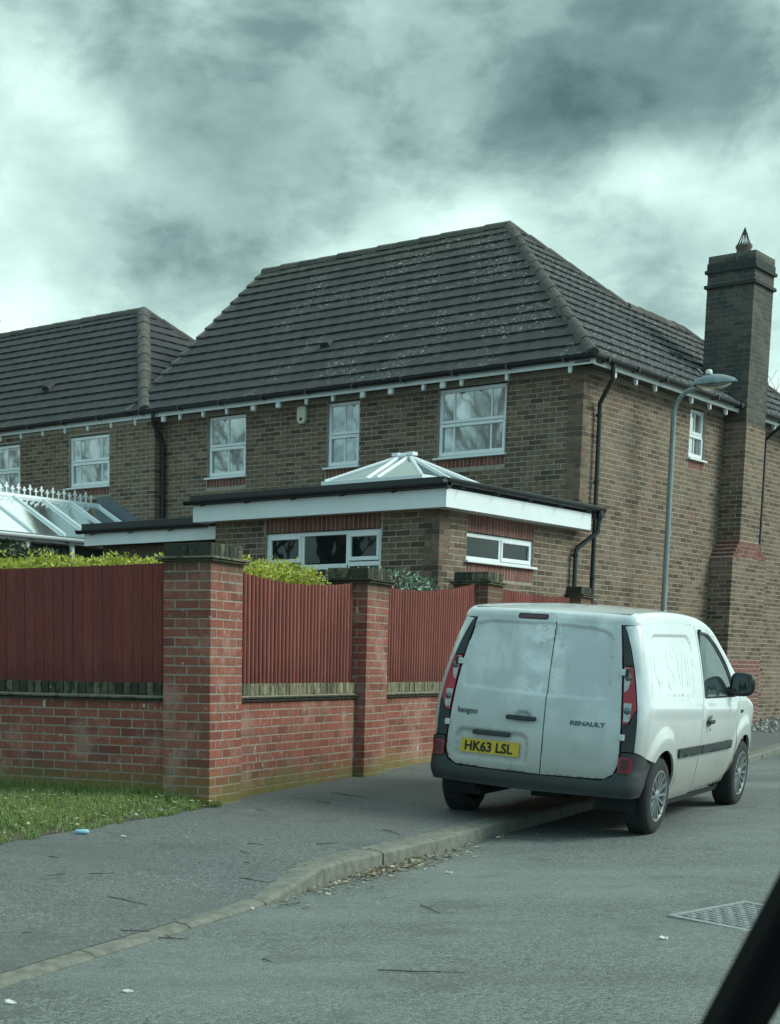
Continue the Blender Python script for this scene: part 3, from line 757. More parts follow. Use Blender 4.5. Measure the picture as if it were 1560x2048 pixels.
# roof
Z = ZE; vm = MZ / math.cos(PITCH_); X0 = -9.15
roof = empty('roof', (0, 0, 0), 0, house)
def fb(i): return (X0 + 0, OV - i)
slope(house, 'front_roof_slope', (0, -OV), 0, Z, PITCH_, vm, fb, 16, 300, 3)
def sb(i):
    hi = 7.68 - i if i > 2.30 else 9.93 - i
    return (i, hi)
slope(house, 'side_roof_slope', (OV, -OV), R(90), Z, PITCH_, vm, sb, 16, 300, 5)
ZR = Z + MZ * T_; ZW = Z + 2.3 * T_
A_ = (OV - MZ, MZ - OV, ZR + .03); Cn = (OV, -OV, Z + .05); Bq = (OV - 2.3, 7.68 - 2.3 - OV, ZW + .03); Cq = (OV - 2.3, 9.93 - 2.3 - OV, ZW + .03)
ridge_run(house, (X0, MZ - OV, ZR + .03), A_)
ridge_run(house, Cn, A_, name='hip_tile'); ridge_run(house, A_, Bq, name='hip_tile'); ridge_run(house, Bq, Cq); ridge_run(house, Cq, (OV, 9.93 - OV, Z + .05), name='hip_tile')
V = [(X0, 2 * MZ - OV, Z), (OV - 0, 2 * MZ - OV, Z), A_, (X0, MZ - OV, ZR), (OV - 4.6, 9.93 - OV, Z), Cq, Bq, (OV - 4.6, 7.68 - OV, Z), (OV, 9.93 - OV, Z), (X0 + .02, -OV, Z)]
link('rear_roof_slope', mesh('rear_roof_slope', V, [(0, 1, 2, 3), (4, 5, 6, 7), (4, 8, 5), (0, 3, 9)]), TILE, house)
# verge of the gable end: the cut tile edges that stand proud
for k in range(16):
    a = k / 16; m = MB(); y0 = -OV + MZ * a; y1 = y0 + MZ / 16; z0_, z1_ = Z + MZ * a * T_, Z + MZ * (a + 1 / 16) * T_
    m.add([(X0 - .03, y0 - .01, z0_ - .05), (X0 + .09, y0 - .01, z0_ - .05), (X0 + .09, y0 - .01, z0_ + .055), (X0 - .03, y0 - .01, z0_ + .055), (X0 - .03, y1, z1_ - .05), (X0 + .09, y1, z1_ - .05), (X0 + .09, y1, z1_ + .02), (X0 - .03, y1, z1_ + .02)],
          [(0, 1, 2, 3), (7, 6, 5, 4), (0, 4, 5, 1), (3, 2, 6, 7), (0, 3, 7, 4), (1, 5, 6, 2)]); m.build('verge_tile', RIDGE, house)
def eaves(parent, L0, L1, rz, origin, brackets, far=None):
    """black half-round gutter, white fascia edge, soffit painted shadow-dark and white rafter feet; local x from L0 to L1, -y out"""
    e = empty('eaves', (*origin, 0), rz, parent)
    m = MB(); m.box(L0, L1, -OV + .02, -OV + .04, 5.475, 5.555); m.build('fascia', UPVC, e, bevel=.004)
    m = MB(); m.box(L0, L1, -OV + .045, .02, 5.505, 5.52); m.build('soffit', flat('shade_dark_soffit' + str(len(MATS)), (.10, .10, .09), .8), e)  # board coloured dark to give the shadow under the eaves
    prof = [(-.055 + .055 * (1 - math.cos(a)) if False else .058 * math.cos(a), .058 * math.sin(a)) for a in [math.pi + math.pi * k / 8 for k in range(9)]]
    m = MB(); V = []; F = []
    yc, zc = -OV - .045, 5.590
    ring = [(yc + p[0], zc + p[1]) for p in prof] + [(yc + .052, zc), (yc + .045, zc - .02), (yc, zc - .046), (yc - .045, zc - .02), (yc - .052, zc)]
    nR = len(ring)
    for x in (L0 - .06, L1 + .05): V += [(x, y, z) for y, z in ring]
    F = [(i, (i + 1) % nR, (i + 1) % nR + nR, i + nR) for i in range(nR)] + [tuple(range(nR)), tuple(range(2 * nR - 1, nR - 1, -1))]
    me = mesh('gutter', V, F, False); link('gutter', me, BLACKP, e)
    x = L0 + .3
    while x < L1:
        m = MB(); m.box(x - .02, x + .02, yc - .066, yc + .07, zc - .062, zc + .012); m.build('gutter_bracket', BLACKP, e); x += .95
    for b in brackets:
        big = rnd.random() < .2; w = .042 if big else .022
        m = MB(); m.prism([(-OV + .042, 5.503), (-OV + .042, 5.40), (-OV + .055, 5.385), (-OV + .075, 5.385), (-OV + .10, 5.46), (-OV + .10, 5.503)], b - w, b + w, 'yz'); m.build('rafter_foot', UPVC, e)
    return e
eaves(house, -9.0, OV + .02, 0, (0, 0), [-.12, -1.18, -1.98, -2.32, -2.68, -3.3, -3.85, -4.45, -5.0, -5.6, -6.15, -6.75, -7.3, -7.85, -8.25])
eaves(house, -OV, 9.6, R(90), (0, 0), [.5, 1.2, 1.85, 3.15, 3.85, 4.5, 5.2, 5.9, 6.6])
# lead apron where the extension roof meets the corner, red band
def downpipe(parent, pts, name='downpipe', r=.034, clips=()):
    m = MB(); m.tube(pts, r, 12); o = m.build(name, BLACKP, parent, smooth=True, auto=40)
    for (x, y, z) in clips:
        c = MB(); c.lathe([(r + .002, -.025), (r + .009, -.02), (r + .009, .02), (r + .002, .025)], 14, 'z', (x, y, z)); c.box(x - .05, x - .02, y - .01, y + .05, z - .012, z + .012) if parent is None else c.box(x - .06, x + .0, y - .008, y + .008, z - .012, z + .012); c.build('pipe_clip', BLACKP, o)
    return o
ox = .075
downpipe(house, [(.31, .28, 5.56), (.31, .28, 5.33), (ox, .36, 5.02), (ox, .37, 4.9), (ox, .37, .2)], clips=[(ox, .37, 4.86), (ox, .37, 3.9), (ox, .37, 2.5)])
downpipe(house, [(-8.42, -.32, 5.54), (-8.42, -.32, 5.36), (-8.40, -.10, 5.10), (-8.40, -.075, 5.0), (-8.40, -.075, 3.1)], clips=[(-8.40, -.075, 4.9), (-8.40, -.075, 3.86)])
# alarm box under the eaves
m = MB(); m.prism([(-5.31, 5.40), (-5.15, 5.40), (-5.135, 5.30), (-5.15, 5.16), (-5.185, 5.12), (-5.275, 5.12), (-5.31, 5.16), (-5.325, 5.30)], -.075, -.002, 'xz')
al = m.build('alarm_box', flat('cream_plastic', (.62, .60, .48), .5), house, bevel=.012)
m = MB(); m.lathe([(0, 0), (.026, 0), (.03, .006), (.03, .012)], 16, 'y', (-5.23, -.083, 5.195)); m.build('strobe', BLACKP, al, smooth=True)
# tile vents
def vent(parent, x, y, z, rz=0):
    e = empty('tile_vent', (x, y, z), rz, parent); e.rotation_euler = (PITCH_, 0, rz)
    m = MB(); m.add([(-.10, -.12, .0), (.10, -.12, .0), (.085, -.12, .085), (-.085, -.12, .085), (-.08, .12, .0), (.08, .12, .0)], [(0, 1, 2, 3), (3, 2, 5, 4), (0, 3, 4), (1, 5, 2)]); m.build('hood', TILE, e)
vent(house, OV - 5.68, 1.14 - OV, 5.6 + 1.14 * T_ + .03); vent(house, OV - .93, 4.50 - OV, 5.6 + .93 * T_ + .03, R(90))
# lead-grey flashing and red panel where the roofs meet on the corner
# ---- chimney: breast outside the side wall
ch = empty('chimney', (0, 0, 0), 0, house)
CHB_ = MT('sooty_chimney_brick'); _r = CHB_.rand(); _c = CHB_.ramp(_r, [(0, (.060, .055, .048)), (.5, (.095, .085, .070)), (1, (.125, .105, .082))]); _c = CHB_.mix(CHB_.step(CHB_.noise(3.0, 6, .65), .46, .62), _c, (.055, .062, .060)); _c = CHB_.mix(CHB_.math('MULTIPLY', CHB_.step(CHB_.noise(7, 7, .75), .60, .68), .6), _c, (.26, .26, .23)); CHB_.color(_c).set(Roughness=.95).bump(CHB_.noise(80, 5), .5, .005); CHB_ = CHB_.m
CHB = HB
def stack_bricks(par, x0, x1, y0, y1, z0, n, mat, faces='fr'):
    """courses round a rectangular stack; near face y = y0, right face x = x1"""
    B = []; Lx, Ly = x1 - x0, y1 - y0
    for k in range(n):
        z = z0 + .075 * k + .005; odd = k % 2 == 1
        for a, b in course(Lx, z, odd, [], .1): B.append((x1 - b, y0, z, b - a, .1025, .065))
        for a, b in course(Ly, z, not odd, [], .1): B.append((x1 - .1025, y0 + a, z, .1025, b - a, .065))
    return B
# lower breast, tumbling in, upper shaft
cx1 = .41
parts_ = [(0, cx1 + .0, 4.68, 6.28, -.15, 43, 'lower'), (0, cx1, 4.93, 6.03, 3.30, 26, 'mid')]
m = MB(); m.box(.0, cx1 - .002, 4.682, 6.148, -.3, 3.07); m.box(-.0, cx1 - .002, 4.932, 5.748, 3.07, 5.3); m_s = MB(); m_s.box(-.44 + .002, cx1 - .016, 4.932, 5.748, 5.301, 8.08); m_s.build('mortar', SM, ch)
m.add([(0, 4.686, 3.07), (cx1 - .008, 4.686, 3.07), (cx1 - .008, 6.148, 3.07), (0, 6.148, 3.07), (0, 4.93, 3.34), (cx1 - .008, 4.93, 3.34), (cx1 - .008, 5.75, 3.34), (0, 5.75, 3.34)], [(0, 1, 5, 4), (1, 2, 6, 5), (2, 3, 7, 6), (4, 5, 6, 7)])
m.build('mortar', HM, ch)
def red_rows(k): return k < 20
Bl = stack_bricks(ch, 0, cx1, 4.68, 6.15, -.15, 43, HB)
Bred = [b for b in Bl if b[2] < 1.32]; Bl = [b for b in Bl if b[2] >= 1.32]
for k in range(4):   # three tumbled red courses
    f = (k + .5) / 4; y0 = 4.68 + .25 * f; y1 = 6.15 - .40 * f
    Bred += stack_bricks(ch, 0, cx1, y0, y1, 3.075 + .07 * k, 1, RB)
Bm = stack_bricks(ch, 0, cx1, 4.93, 5.75, 3.37, 26, HB)
Bt = stack_bricks(ch, -.44, cx1 - .014, 4.93, 5.75, 5.32, 36, HB)
put_bricks(ch, Bl + Bm, HB, 120); put_bricks(ch, Bt, CHB_, 120)
put_bricks(ch, Bred, RB, 60)
m = MB()
for zc_, o_ in ((7.56, .040), (7.80, .040)): m.box(-.44 - o_, cx1 + o_ - .014, 4.93 - o_, 5.75 + o_, zc_, zc_ + .05)
m.box(-.44 - .012, cx1 - .002, 4.918, 5.762, 7.851, 7.96)
m.build('corbel_course', flat('sooty_corbel', (.050, .056, .052), .95, var=.5, scale=12, bump=.5), ch)
m = MB(); m.add([(-.44, 4.93, 8.025), (cx1 - .014, 4.93, 8.025), (cx1 - .014, 5.75, 8.025), (-.44, 5.75, 8.025), (-.2, 5.15, 8.14), (cx1 - .25, 5.15, 8.14), (cx1 - .25, 5.55, 8.14), (-.2, 5.55, 8.14)], [(0, 1, 5, 4), (1, 2, 6, 5), (2, 3, 7, 6), (3, 0, 4, 7), (4, 5, 6, 7)]); m.build('flaunching', flat('sooty_cement', (.055, .062, .058), .95, var=.4, scale=9), ch)
px_, py_ = .0, 5.34
m = MB(); m.lathe([(.12, 8.08), (.12, 8.22), (.14, 8.25), (.14, 8.28), (.10, 8.28), (.09, 8.15)], 20, 'z', (px_, py_, 0)); pot = m.build('chimney_pot', TERRA, ch, smooth=True, auto=40)
m = MB()
for k in range(12):
    a = 2 * math.pi * k / 12; m.tube([(px_ + .115 * math.cos(a), py_ + .115 * math.sin(a), 8.28), (px_ + .025 * math.cos(a), py_ + .025 * math.sin(a), 8.51), (px_ + .0 * math.cos(a), py_, 8.58)], .006, 5)
for zz, rr in ((8.30, .115), (8.48, .04)): m.tube([(px_ + rr * math.cos(2 * math.pi * k / 16), py_ + rr * math.sin(2 * math.pi * k / 16), zz) for k in range(17)], .008, 5, cap=False)
m.build('bird_guard', flat('dark_wire', (.05, .06, .06), .5, .6), pot)
downpipe(house, [(.52, 6.36, 5.5), (.16, 6.36, 5.2), (.16, 6.36, .25)], clips=[(.16, 6.36, 4.2), (.16, 6.36, 2.2)])

# ---- single-storey flat-roofed extension
EXT = empty('flat_roof_extension', (E0.x, E0.y, 0), HA); tag(EXT, 'low brick extension with deep white fascia, black roof edge and glass lantern', 'extension')
ez0 = .10 + .006; EN = 41    # courses up to about 3.18
EX = 3.8; EZT = ez0 + .075 * EN
EW = (-2.87, -.905, 1.75, 2.92); ESW = (.645, 2.36, 2.53, 2.885)
eh = [(-EW[1], -EW[0], EW[2], EW[3] + .01), (-EW[1] - .02, -EW[0] + .02, 2.92, 3.16)]
efw = empty('front_wall', (0, 0, 0), 0, EXT)
core(efw, 'mortar', EX, ez0, EZT, .002, .25, [eh[0]], HM, flip=True, x_in=.002)
zoff = ez0
B = wall_bricks(EX, zoff + .075 * 18, EN - 18, eh, -1); put_bricks(efw, B, HB, 300)
soldiers(EXT, EW[0], EW[1], 2.925, .20, -.001, RB)
esw = empty('side_wall', (0, 0, 0), R(90), EXT)
eh2 = [(ESW[0], ESW[1], ESW[2] - .0, ESW[3] + .01), (ESW[0], ESW[1], ESW[3], 3.16), (ESW[0], ESW[1], ESW[2] - .22, ESW[2])]
core(esw, 'mortar', 4.0, ez0, EZT, .002, .25, [eh2[0]], HM, x_in=.002)
put_bricks(esw, wall_bricks(4.0, zoff + .075 * 18, EN - 18, eh2, 1, par=1), HB, 300)
soldiers(esw, ESW[0], ESW[1], 2.895, .215, -.001, RB); soldiers(esw, ESW[0], ESW[1], ESW[2] - .215, .18, -.001, RB)
x0, x1, z0, z1 = EW
ma, mb = -2.24, -1.47
window(EXT, *EW, .035, kind=[(x0 + .05, ma - .02, 2.52, z1 - .05, True), (ma + .03, mb - .03, 2.50, z1 - .055, False), (mb + .02, x1 - .05, 2.52, z1 - .05, True),
                            (x0 + .05, ma - .02, z0 + .05, 2.45, False), (ma + .03, mb - .03, z0 + .05, 2.42, False), (mb + .02, x1 - .05, z0 + .05, 2.45, False)],
       bars=[(ma - .03, ma + .03, z0 + .055, z1 - .055), (mb - .03, mb + .03, z0 + .055, z1 - .055), (x0 + .055, ma - .031, 2.45, 2.51), (ma + .031, mb - .031, 2.42, 2.49), (mb + .031, x1 - .055, 2.45, 2.51)], glass=PANED, sill=False)
x0, x1, z0, z1 = ESW; mm = (x0 + x1) / 2 + .02
window(esw, *ESW, .035, kind=[(x0 + .045, mm - .025, z0 + .04, z1 - .045, False), (mm + .02, x1 - .045, z0 + .03, z1 - .04, True)], bars=[(mm - .025, mm + .02, z0 + .055, z1 - .055)], glass=PANED)
# roof deck, fascia, upstand, gutter
FO = .20
ROOFD = flat('roof_membrane', (.035, .04, .042), .7, var=.4)
m = MB(); m.box(-4.03, FO - .02, -FO + .02, 4.06, 3.33, 3.40); m.build('roof_deck', ROOFD, EXT)
m = MB(); m.box(-4.03, FO, -FO - .0, -FO + .02, 3.115, 3.345); m.build('fascia', UPVC, EXT, bevel=.003)
m = MB(); m.box(FO - .0, FO + .02, -FO + .001, 3.56, 3.115, 3.345); m.build('fascia', UPVC, EXT, bevel=.003)
m = MB(); m.box(-4.05, -4.031, -FO, 1.2, 3.115, 3.345); m.build('fascia', UPVC, EXT)
m = MB(); m.box(-4.03, FO, -FO + .021, 0.03, 3.118, 3.13); m.box(0.0, FO - .001, .031, 3.56, 3.118, 3.13); m.build('soffit', UPVC, EXT)
m = MB(); m.box(-4.09, FO + .0, -FO - .03, -FO + .06, 3.40, 3.485); m.build('roof_edge', BLACKP, EXT, bevel=.006)
m = MB(); m.box(FO - .06, FO + .035, -FO + .061, 3.70, 3.40, 3.475); m.build('roof_edge', BLACKP, EXT, bevel=.006)
def gutter(parent, p0, p1, r=.055, name='gutter'):
    p0, p1 = Vector(p0), Vector(p1); d = (p1 - p0).normalized(); s = Vector((0, 0, 1)).cross(d); V = []
    ring = [(r * math.cos(a), r * math.sin(a)) for a in [math.pi + math.pi * k / 8 for k in range(9)]] + [(r - .006, 0), (r * .7, -r * .55), (0, -r + .008), (-r * .7, -r * .55), (-r + .006, 0)]
    n = len(ring)
    for p in (p0, p1): V += [p + s * x + Vector((0, 0, z)) for x, z in ring]
    F = [(i, (i + 1) % n, (i + 1) % n + n, i + n) for i in range(n)] + [tuple(range(n)), tuple(range(2 * n - 1, n - 1, -1))]
    o = link(name, mesh(name, V, F), BLACKP, parent); Ln = (p1 - p0).length; k = .35
    while k < Ln:
        q = p0 + d * k; m = MB(); m.tube([q + s * (r + .01) + Vector((0, 0, .01)), q + s * .03 - Vector((0, 0, r + .006)), q - s * (r + .012) - Vector((0, 0, r + .03))], .009, 6); m.build('gutter_bracket', BLACKP, o); k += .82
    return o
gutter(EXT, (-4.15, -FO - .06, 3.40), (FO + .1, -FO - .06, 3.40)); gutter(EXT, (FO + .06, -FO - .08, 3.445), (FO + .06, 3.84, 3.43))
m = MB(); m.lathe([(.045, 0), (.05, -.02), (.042, -.10), (.034, -.13)], 14, 'z', (FO + .06, 3.73, 3.39)); m.build('hopper', BLACKP, EXT, smooth=True)
downpipe(EXT, [(FO + .06, 3.73, 3.30), (FO + .05, 3.71, 3.10), (.07, 3.45, 2.86), (.07, 3.42, 2.80), (.07, 3.42, .2)], clips=[(.07, 3.42, 2.76), (.07, 3.42, 1.9)])
# lower flat roof on the left
LX0, LX1 = -6.65, -3.91; yb = .15
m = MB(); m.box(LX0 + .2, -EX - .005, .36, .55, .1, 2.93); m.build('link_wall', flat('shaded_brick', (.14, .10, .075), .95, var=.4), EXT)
m = MB(); m.box(LX0, LX1, yb, yb + .02, 2.905, 3.09); m.build('fascia', UPVC, EXT, bevel=.003)
m = MB(); m.box(LX0, LX1 + .08, yb + .021, 4.0, 3.06, 3.12); m.box(LX0, LX1, yb + .021, .37, 2.907, 2.92); m.build('roof_deck', ROOFD, EXT)
m = MB(); m.box(LX0 - .03, -4.07, yb - .03, yb + .07, 3.13, 3.235); m.build('roof_edge', BLACKP, EXT, bevel=.006)
gutter(EXT, (LX0 - .10, yb - .05, 3.135), (-4.07, yb - .05, 3.13))
# roof lantern
LN = empty('roof_lantern', (0, 0, 0), 0, EXT)
lx0, lx1, ly0, ly1, lz = LANT[0], LANT[1], LANT[2], LANT[3], 3.60
az = LANT[4]; ym = (ly0 + ly1) / 2; ax0, ax1 = LANT[5], LANT[6]
m = MB(); m.box(lx0 - .02, lx1 + .02, ly0 - .02, ly1 + .02, 3.41, lz - .03); m.build('kerb_upstand', ROOFD, LN)
m = MB(); m.box(lx0 - .04, lx1 + .04, ly0 - .04, ly0 + .04, lz - .03, lz + .03); m.box(lx0 - .04, lx1 + .04, ly1 - .04, ly1 + .04, lz - .03, lz + .03); m.box(lx0 - .04, lx0 + .04, ly0 + .041, ly1 - .041, lz - .03, lz + .03); m.box(lx1 - .04, lx1 + .04, ly0 + .041, ly1 - .041, lz - .03, lz + .03); m.build('base_frame', UPVC, LN, bevel=.006)
def glass_tri(pts, name='pane'):
    c = [Vector(p) for p in pts]; nn = (c[1] - c[0]).cross(c[2] - c[0]).normalized() * .008; k = len(c)
    V = [p + nn for p in c] + [p - nn for p in c]; link(name, mesh(name, V, [tuple(range(k)), tuple(range(2 * k - 1, k - 1, -1))] + [(i, (i + 1) % k, (i + 1) % k + k, i + k) for i in range(k)]), ROOFGL, LN)
a0, a1 = (ax0, ym, az), (ax1, ym, az); c00, c10, c11, c01 = (lx0, ly0, lz + .02), (lx1, ly0, lz + .02), (lx1, ly1, lz + .02), (lx0, ly1, lz + .02)
f0, f1, k0, k1 = (ax0, ly0, lz + .02), (ax1, ly0, lz + .02), (ax0, ly1, lz + .02), (ax1, ly1, lz + .02)
for t in ((c00, f0, a0), (f0, f1, a1, a0), (f1, c10, a1), (c10, (lx1, ym, lz + .02), a1), ((lx1, ym, lz + .02), c11, a1), (c11, k1, a1), (k1, k0, a0, a1), (k0, c01, a0), (c01, (lx0, ym, lz + .02), a0), ((lx0, ym, lz + .02), c00, a0)): glass_tri(t)
for p, q in ((c00, a0), (c10, a1), (c11, a1), (c01, a0), (f0, a0), (f1, a1), (k0, a0), (k1, a1), ((lx1, ym, lz + .02), a1), ((lx0, ym, lz + .02), a0)):
    m = MB(); m.tube([Vector(p) + Vector((0, 0, .01)), Vector(q) + Vector((0, 0, .01))], .026, 6); m.build('rafter_bar', UPVC, LN)
m = MB(); m.tube([(ax0 - .06, ym, az + .02), (ax1 + .06, ym, az + .02)], .04, 8); m.box(ax0 - .09, ax0 + .02, ym - .06, ym + .06, az + .02, az + .06); m.box(ax1 - .02, ax1 + .09, ym - .06, ym + .06, az + .02, az + .06); m.build('ridge_cap', UPVC, LN)

# ---- neighbouring house on the left, its front a little forward
NB = empty('brick_house', ((H0 + HX * -8.49 - HY * .20).x, (H0 + HX * -8.49 - HY * .20).y, 0), HA); tag(NB, 'neighbouring brick house at the left edge, lower dark hipped roof, behind the conservatory', 'house', 'brick houses on the estate')
def nx(a): return a + 8.49
NW1 = (nx(-10.72), nx(-9.65), 4.38, 5.30); NW2 = (nx(-12.95), nx(-12.12), 4.34, 5.30)
nh = [(-w[1], -w[0], w[2] - .03, w[3] + .02) for w in (NW1, NW2)]; nh2 = nh + [(-w[1], -w[0] + .03, w[2] - .17, w[2] - .03) for w in (NW1, NW2)]
nf = empty('front_wall', (0, 0, 0), 0, NB)
core(nf, 'mortar', 9, .1, ZTOP + .2, .002, .25, nh, HM, flip=True, x_in=.002)
put_bricks(nf, wall_bricks(9, .1 + .075 * 42, 71 - 42, nh2, -1), HB, 300)
nr = empty('return_wall', (0, 0, 0), R(90), NB)
put_bricks(nr, wall_bricks(.21, .1 + .075 * 38, 71 - 38, [], 1, par=1), HB, 60)
m = MB(); m.box(-8.9, -8.7, .26, 6.5, .1, ZTOP); m.box(-8.69, -.27, 6.3, 6.5, .1, ZTOP); m.build('rear_wall', MATS['rear_brick'], NB)
for w, bars in ((NW1, (.19, .80)), (NW2, (.5,))):
    soldiers(NB, w[0] - .03, w[1], w[2] - .165, .128, -.001, RB); window(NB, *w, .045, bars=bars)
NM = 3.27
def nfb(i): return (-9.3, -.43 + OV - .0 - i)
def nsb(i): return (i, 2 * NM - i)
nvm = NM / math.cos(PITCH_)
slope(NB, 'front_roof_slope', (0, -.08), 0, Z, PITCH_, nvm, nfb, 14, 300, 8)
slope(NB, 'side_roof_slope', (-.43 + OV, -.08), R(90), Z, PITCH_, nvm, nsb, 14, 150, 9)
zr = Z + NM * T_ + .03; ap = (-.43 + OV - NM, -.08 + NM, zr)
ridge_run(NB, (-9.3, -.08 + NM, zr), ap); ridge_run(NB, (-.43 + OV, -.08, Z + .05), ap, name='hip_tile', r=.125); ridge_run(NB, ap, (-.43 + OV, -.08 + 2 * NM, Z + .05), name='hip_tile')
V = [(-9.3, 2 * NM - .08, Z), (-.15, 2 * NM - .08, Z), (ap[0], ap[1], zr - .04), (-9.3, ap[1], zr - .04), (-9.3, -.08, Z)]
link('rear_roof_slope', mesh('rear_roof_slope', V, [(0, 1, 2, 3), (0, 3, 4)]), TILE, NB)
e = eaves(NB, -9.2, -.45 + .0, 0, (0, .20), [nx(-8.95 - .62 * i) for i in range(9)])
vent(NB, nx(-12.3), .95, Z + 1.1 * T_)
# ---- conservatory of the neighbour
CV = empty('conservatory', ((H0 - HY * .2).x, (H0 - HY * .2).y, 0), HA); tag(CV, 'white framed glass conservatory with spiked ridge cresting, at the left edge', 'conservatory')
rx, rz_, ex, ezc, yn = -9.9, 4.00, -8.55, 3.25, -5.0
lxr = 2 * rx - ex
m = MB(); m.tube([(rx, .0, rz_), (rx, yn + 1.35, rz_)], .05, 8); m.build('ridge_beam', UPVC, CV)
ys = [-.05, -.72, -1.42, -2.12, -2.82, yn + 1.35]
def cglass(pts):
    c = [Vector(p) for p in pts]; k = len(c); nn = Vector((0, 0, .006)); V = [p + nn for p in c] + [p - nn for p in c]
    link('roof_pane', mesh('roof_pane', V, [tuple(range(k)), tuple(range(2 * k - 1, k - 1, -1))] + [(i, (i + 1) % k, (i + 1) % k + k, i + k) for i in range(k)]), ROOFGL2, CV)
ROOFGL2 = m_glass('polycarbonate_roof', (.17, .23, .22), .20, .12)
for i, y in enumerate(ys):
    for sx in (ex, lxr):
        m = MB(); m.tube([(rx, y, rz_ + .02), (sx, y, ezc + .03)], .028, 6); m.build('rafter_bar', UPVC, CV)
        if i: cglass([(rx, ys[i - 1], rz_), (sx, ys[i - 1], ezc), (sx, y, ezc), (rx, y, rz_)])
cglass([(rx, ys[-1], rz_), (ex, ys[-1], ezc), (ex - .3, yn, ezc), (lxr + .3, yn, ezc), (lxr, ys[-1], ezc)])
for q in ((ex - .3, yn, ezc + .02), (lxr + .3, yn, ezc + .02), (ex, ys[-1], ezc + .02)):
    m = MB(); m.tube([(rx, ys[-1], rz_ + .02), q], .03, 6); m.build('rafter_bar', UPVC, CV)
m = MB(); m.box(ex - .05, ex + .06, yn, -.01, ezc - .13, ezc - .02); m.box(lxr, ex - .051, yn - .05, yn + .05, ezc - .13, ezc - .02); m.build('eaves_beam', UPVC, CV, bevel=.01)
g = gutter(CV, (ex + .11, yn, ezc - .04), (ex + .11, -.02, ezc - .04)); g.data.materials[0] = UPVC
x = yn
while x < -.2:
    m = MB(); m.box(ex - .04, ex + .03, x, x + .07, .3, ezc - .131); m.build('post', UPVC, CV)
    if x + 1.0 < 0: m = MB(); m.box(ex - .01, ex, x + .071, x + .98, 1.0, ezc - .16); m.build('pane', PANED, CV); m = MB(); m.box(ex - .03, ex + .025, x + .071, x + .98, .95, 1.0); m.box(ex - .03, ex + .025, x + .071, x + .98, ezc - .5, ezc - .45); m.build('transom', UPVC, CV)
    x += 1.0
# cresting
m0 = MB()
def spike(m, y, h):
    z = rz_ + .05; m.prism([(y - .012, z), (y + .012, z), (y + .01, z + h * .45), (y + .045, z + h * .5), (y + .05, z + h * .62), (y + .02, z + h * .66), (y + .022, z + h * .8), (y, z + h), (y - .022, z + h * .8), (y - .02, z + h * .66), (y - .05, z + h * .62), (y - .045, z + h * .5), (y - .01, z + h * .45)], rx - .008, rx + .008, 'yz')
k = 0; y = -.22
while y > yn + 1.3:
    m = MB(); spike(m, y, .19 if k % 2 else .14); m.build('finial', UPVC, CV); y -= .135; k += 1
m = MB(); m.prism([(-.01, rz_ + .12), (-.9 * 0 - .01, rz_ - .2), (-.01, ezc), (-.012, ezc + .25)], ex - .2, ex - .1, 'yz')
m = MB(); m.add([(rx - .1, -.006, rz_ + .16), (rx + .22, -.006, rz_ + .18), (ex + .1, -.006, ezc + .22), (ex + .1, -.006, ezc), (rx, -.006, rz_), (rx - .1, -.012, rz_ + .16), (rx + .22, -.012, rz_ + .18), (ex + .1, -.012, ezc + .22), (ex + .1, -.012, ezc), (rx, -.012, rz_)], [(0, 1, 2, 3, 4), (9, 8, 7, 6, 5), (0, 5, 6, 1), (1, 6, 7, 2)]); m.build('flashing', LEAD, CV)
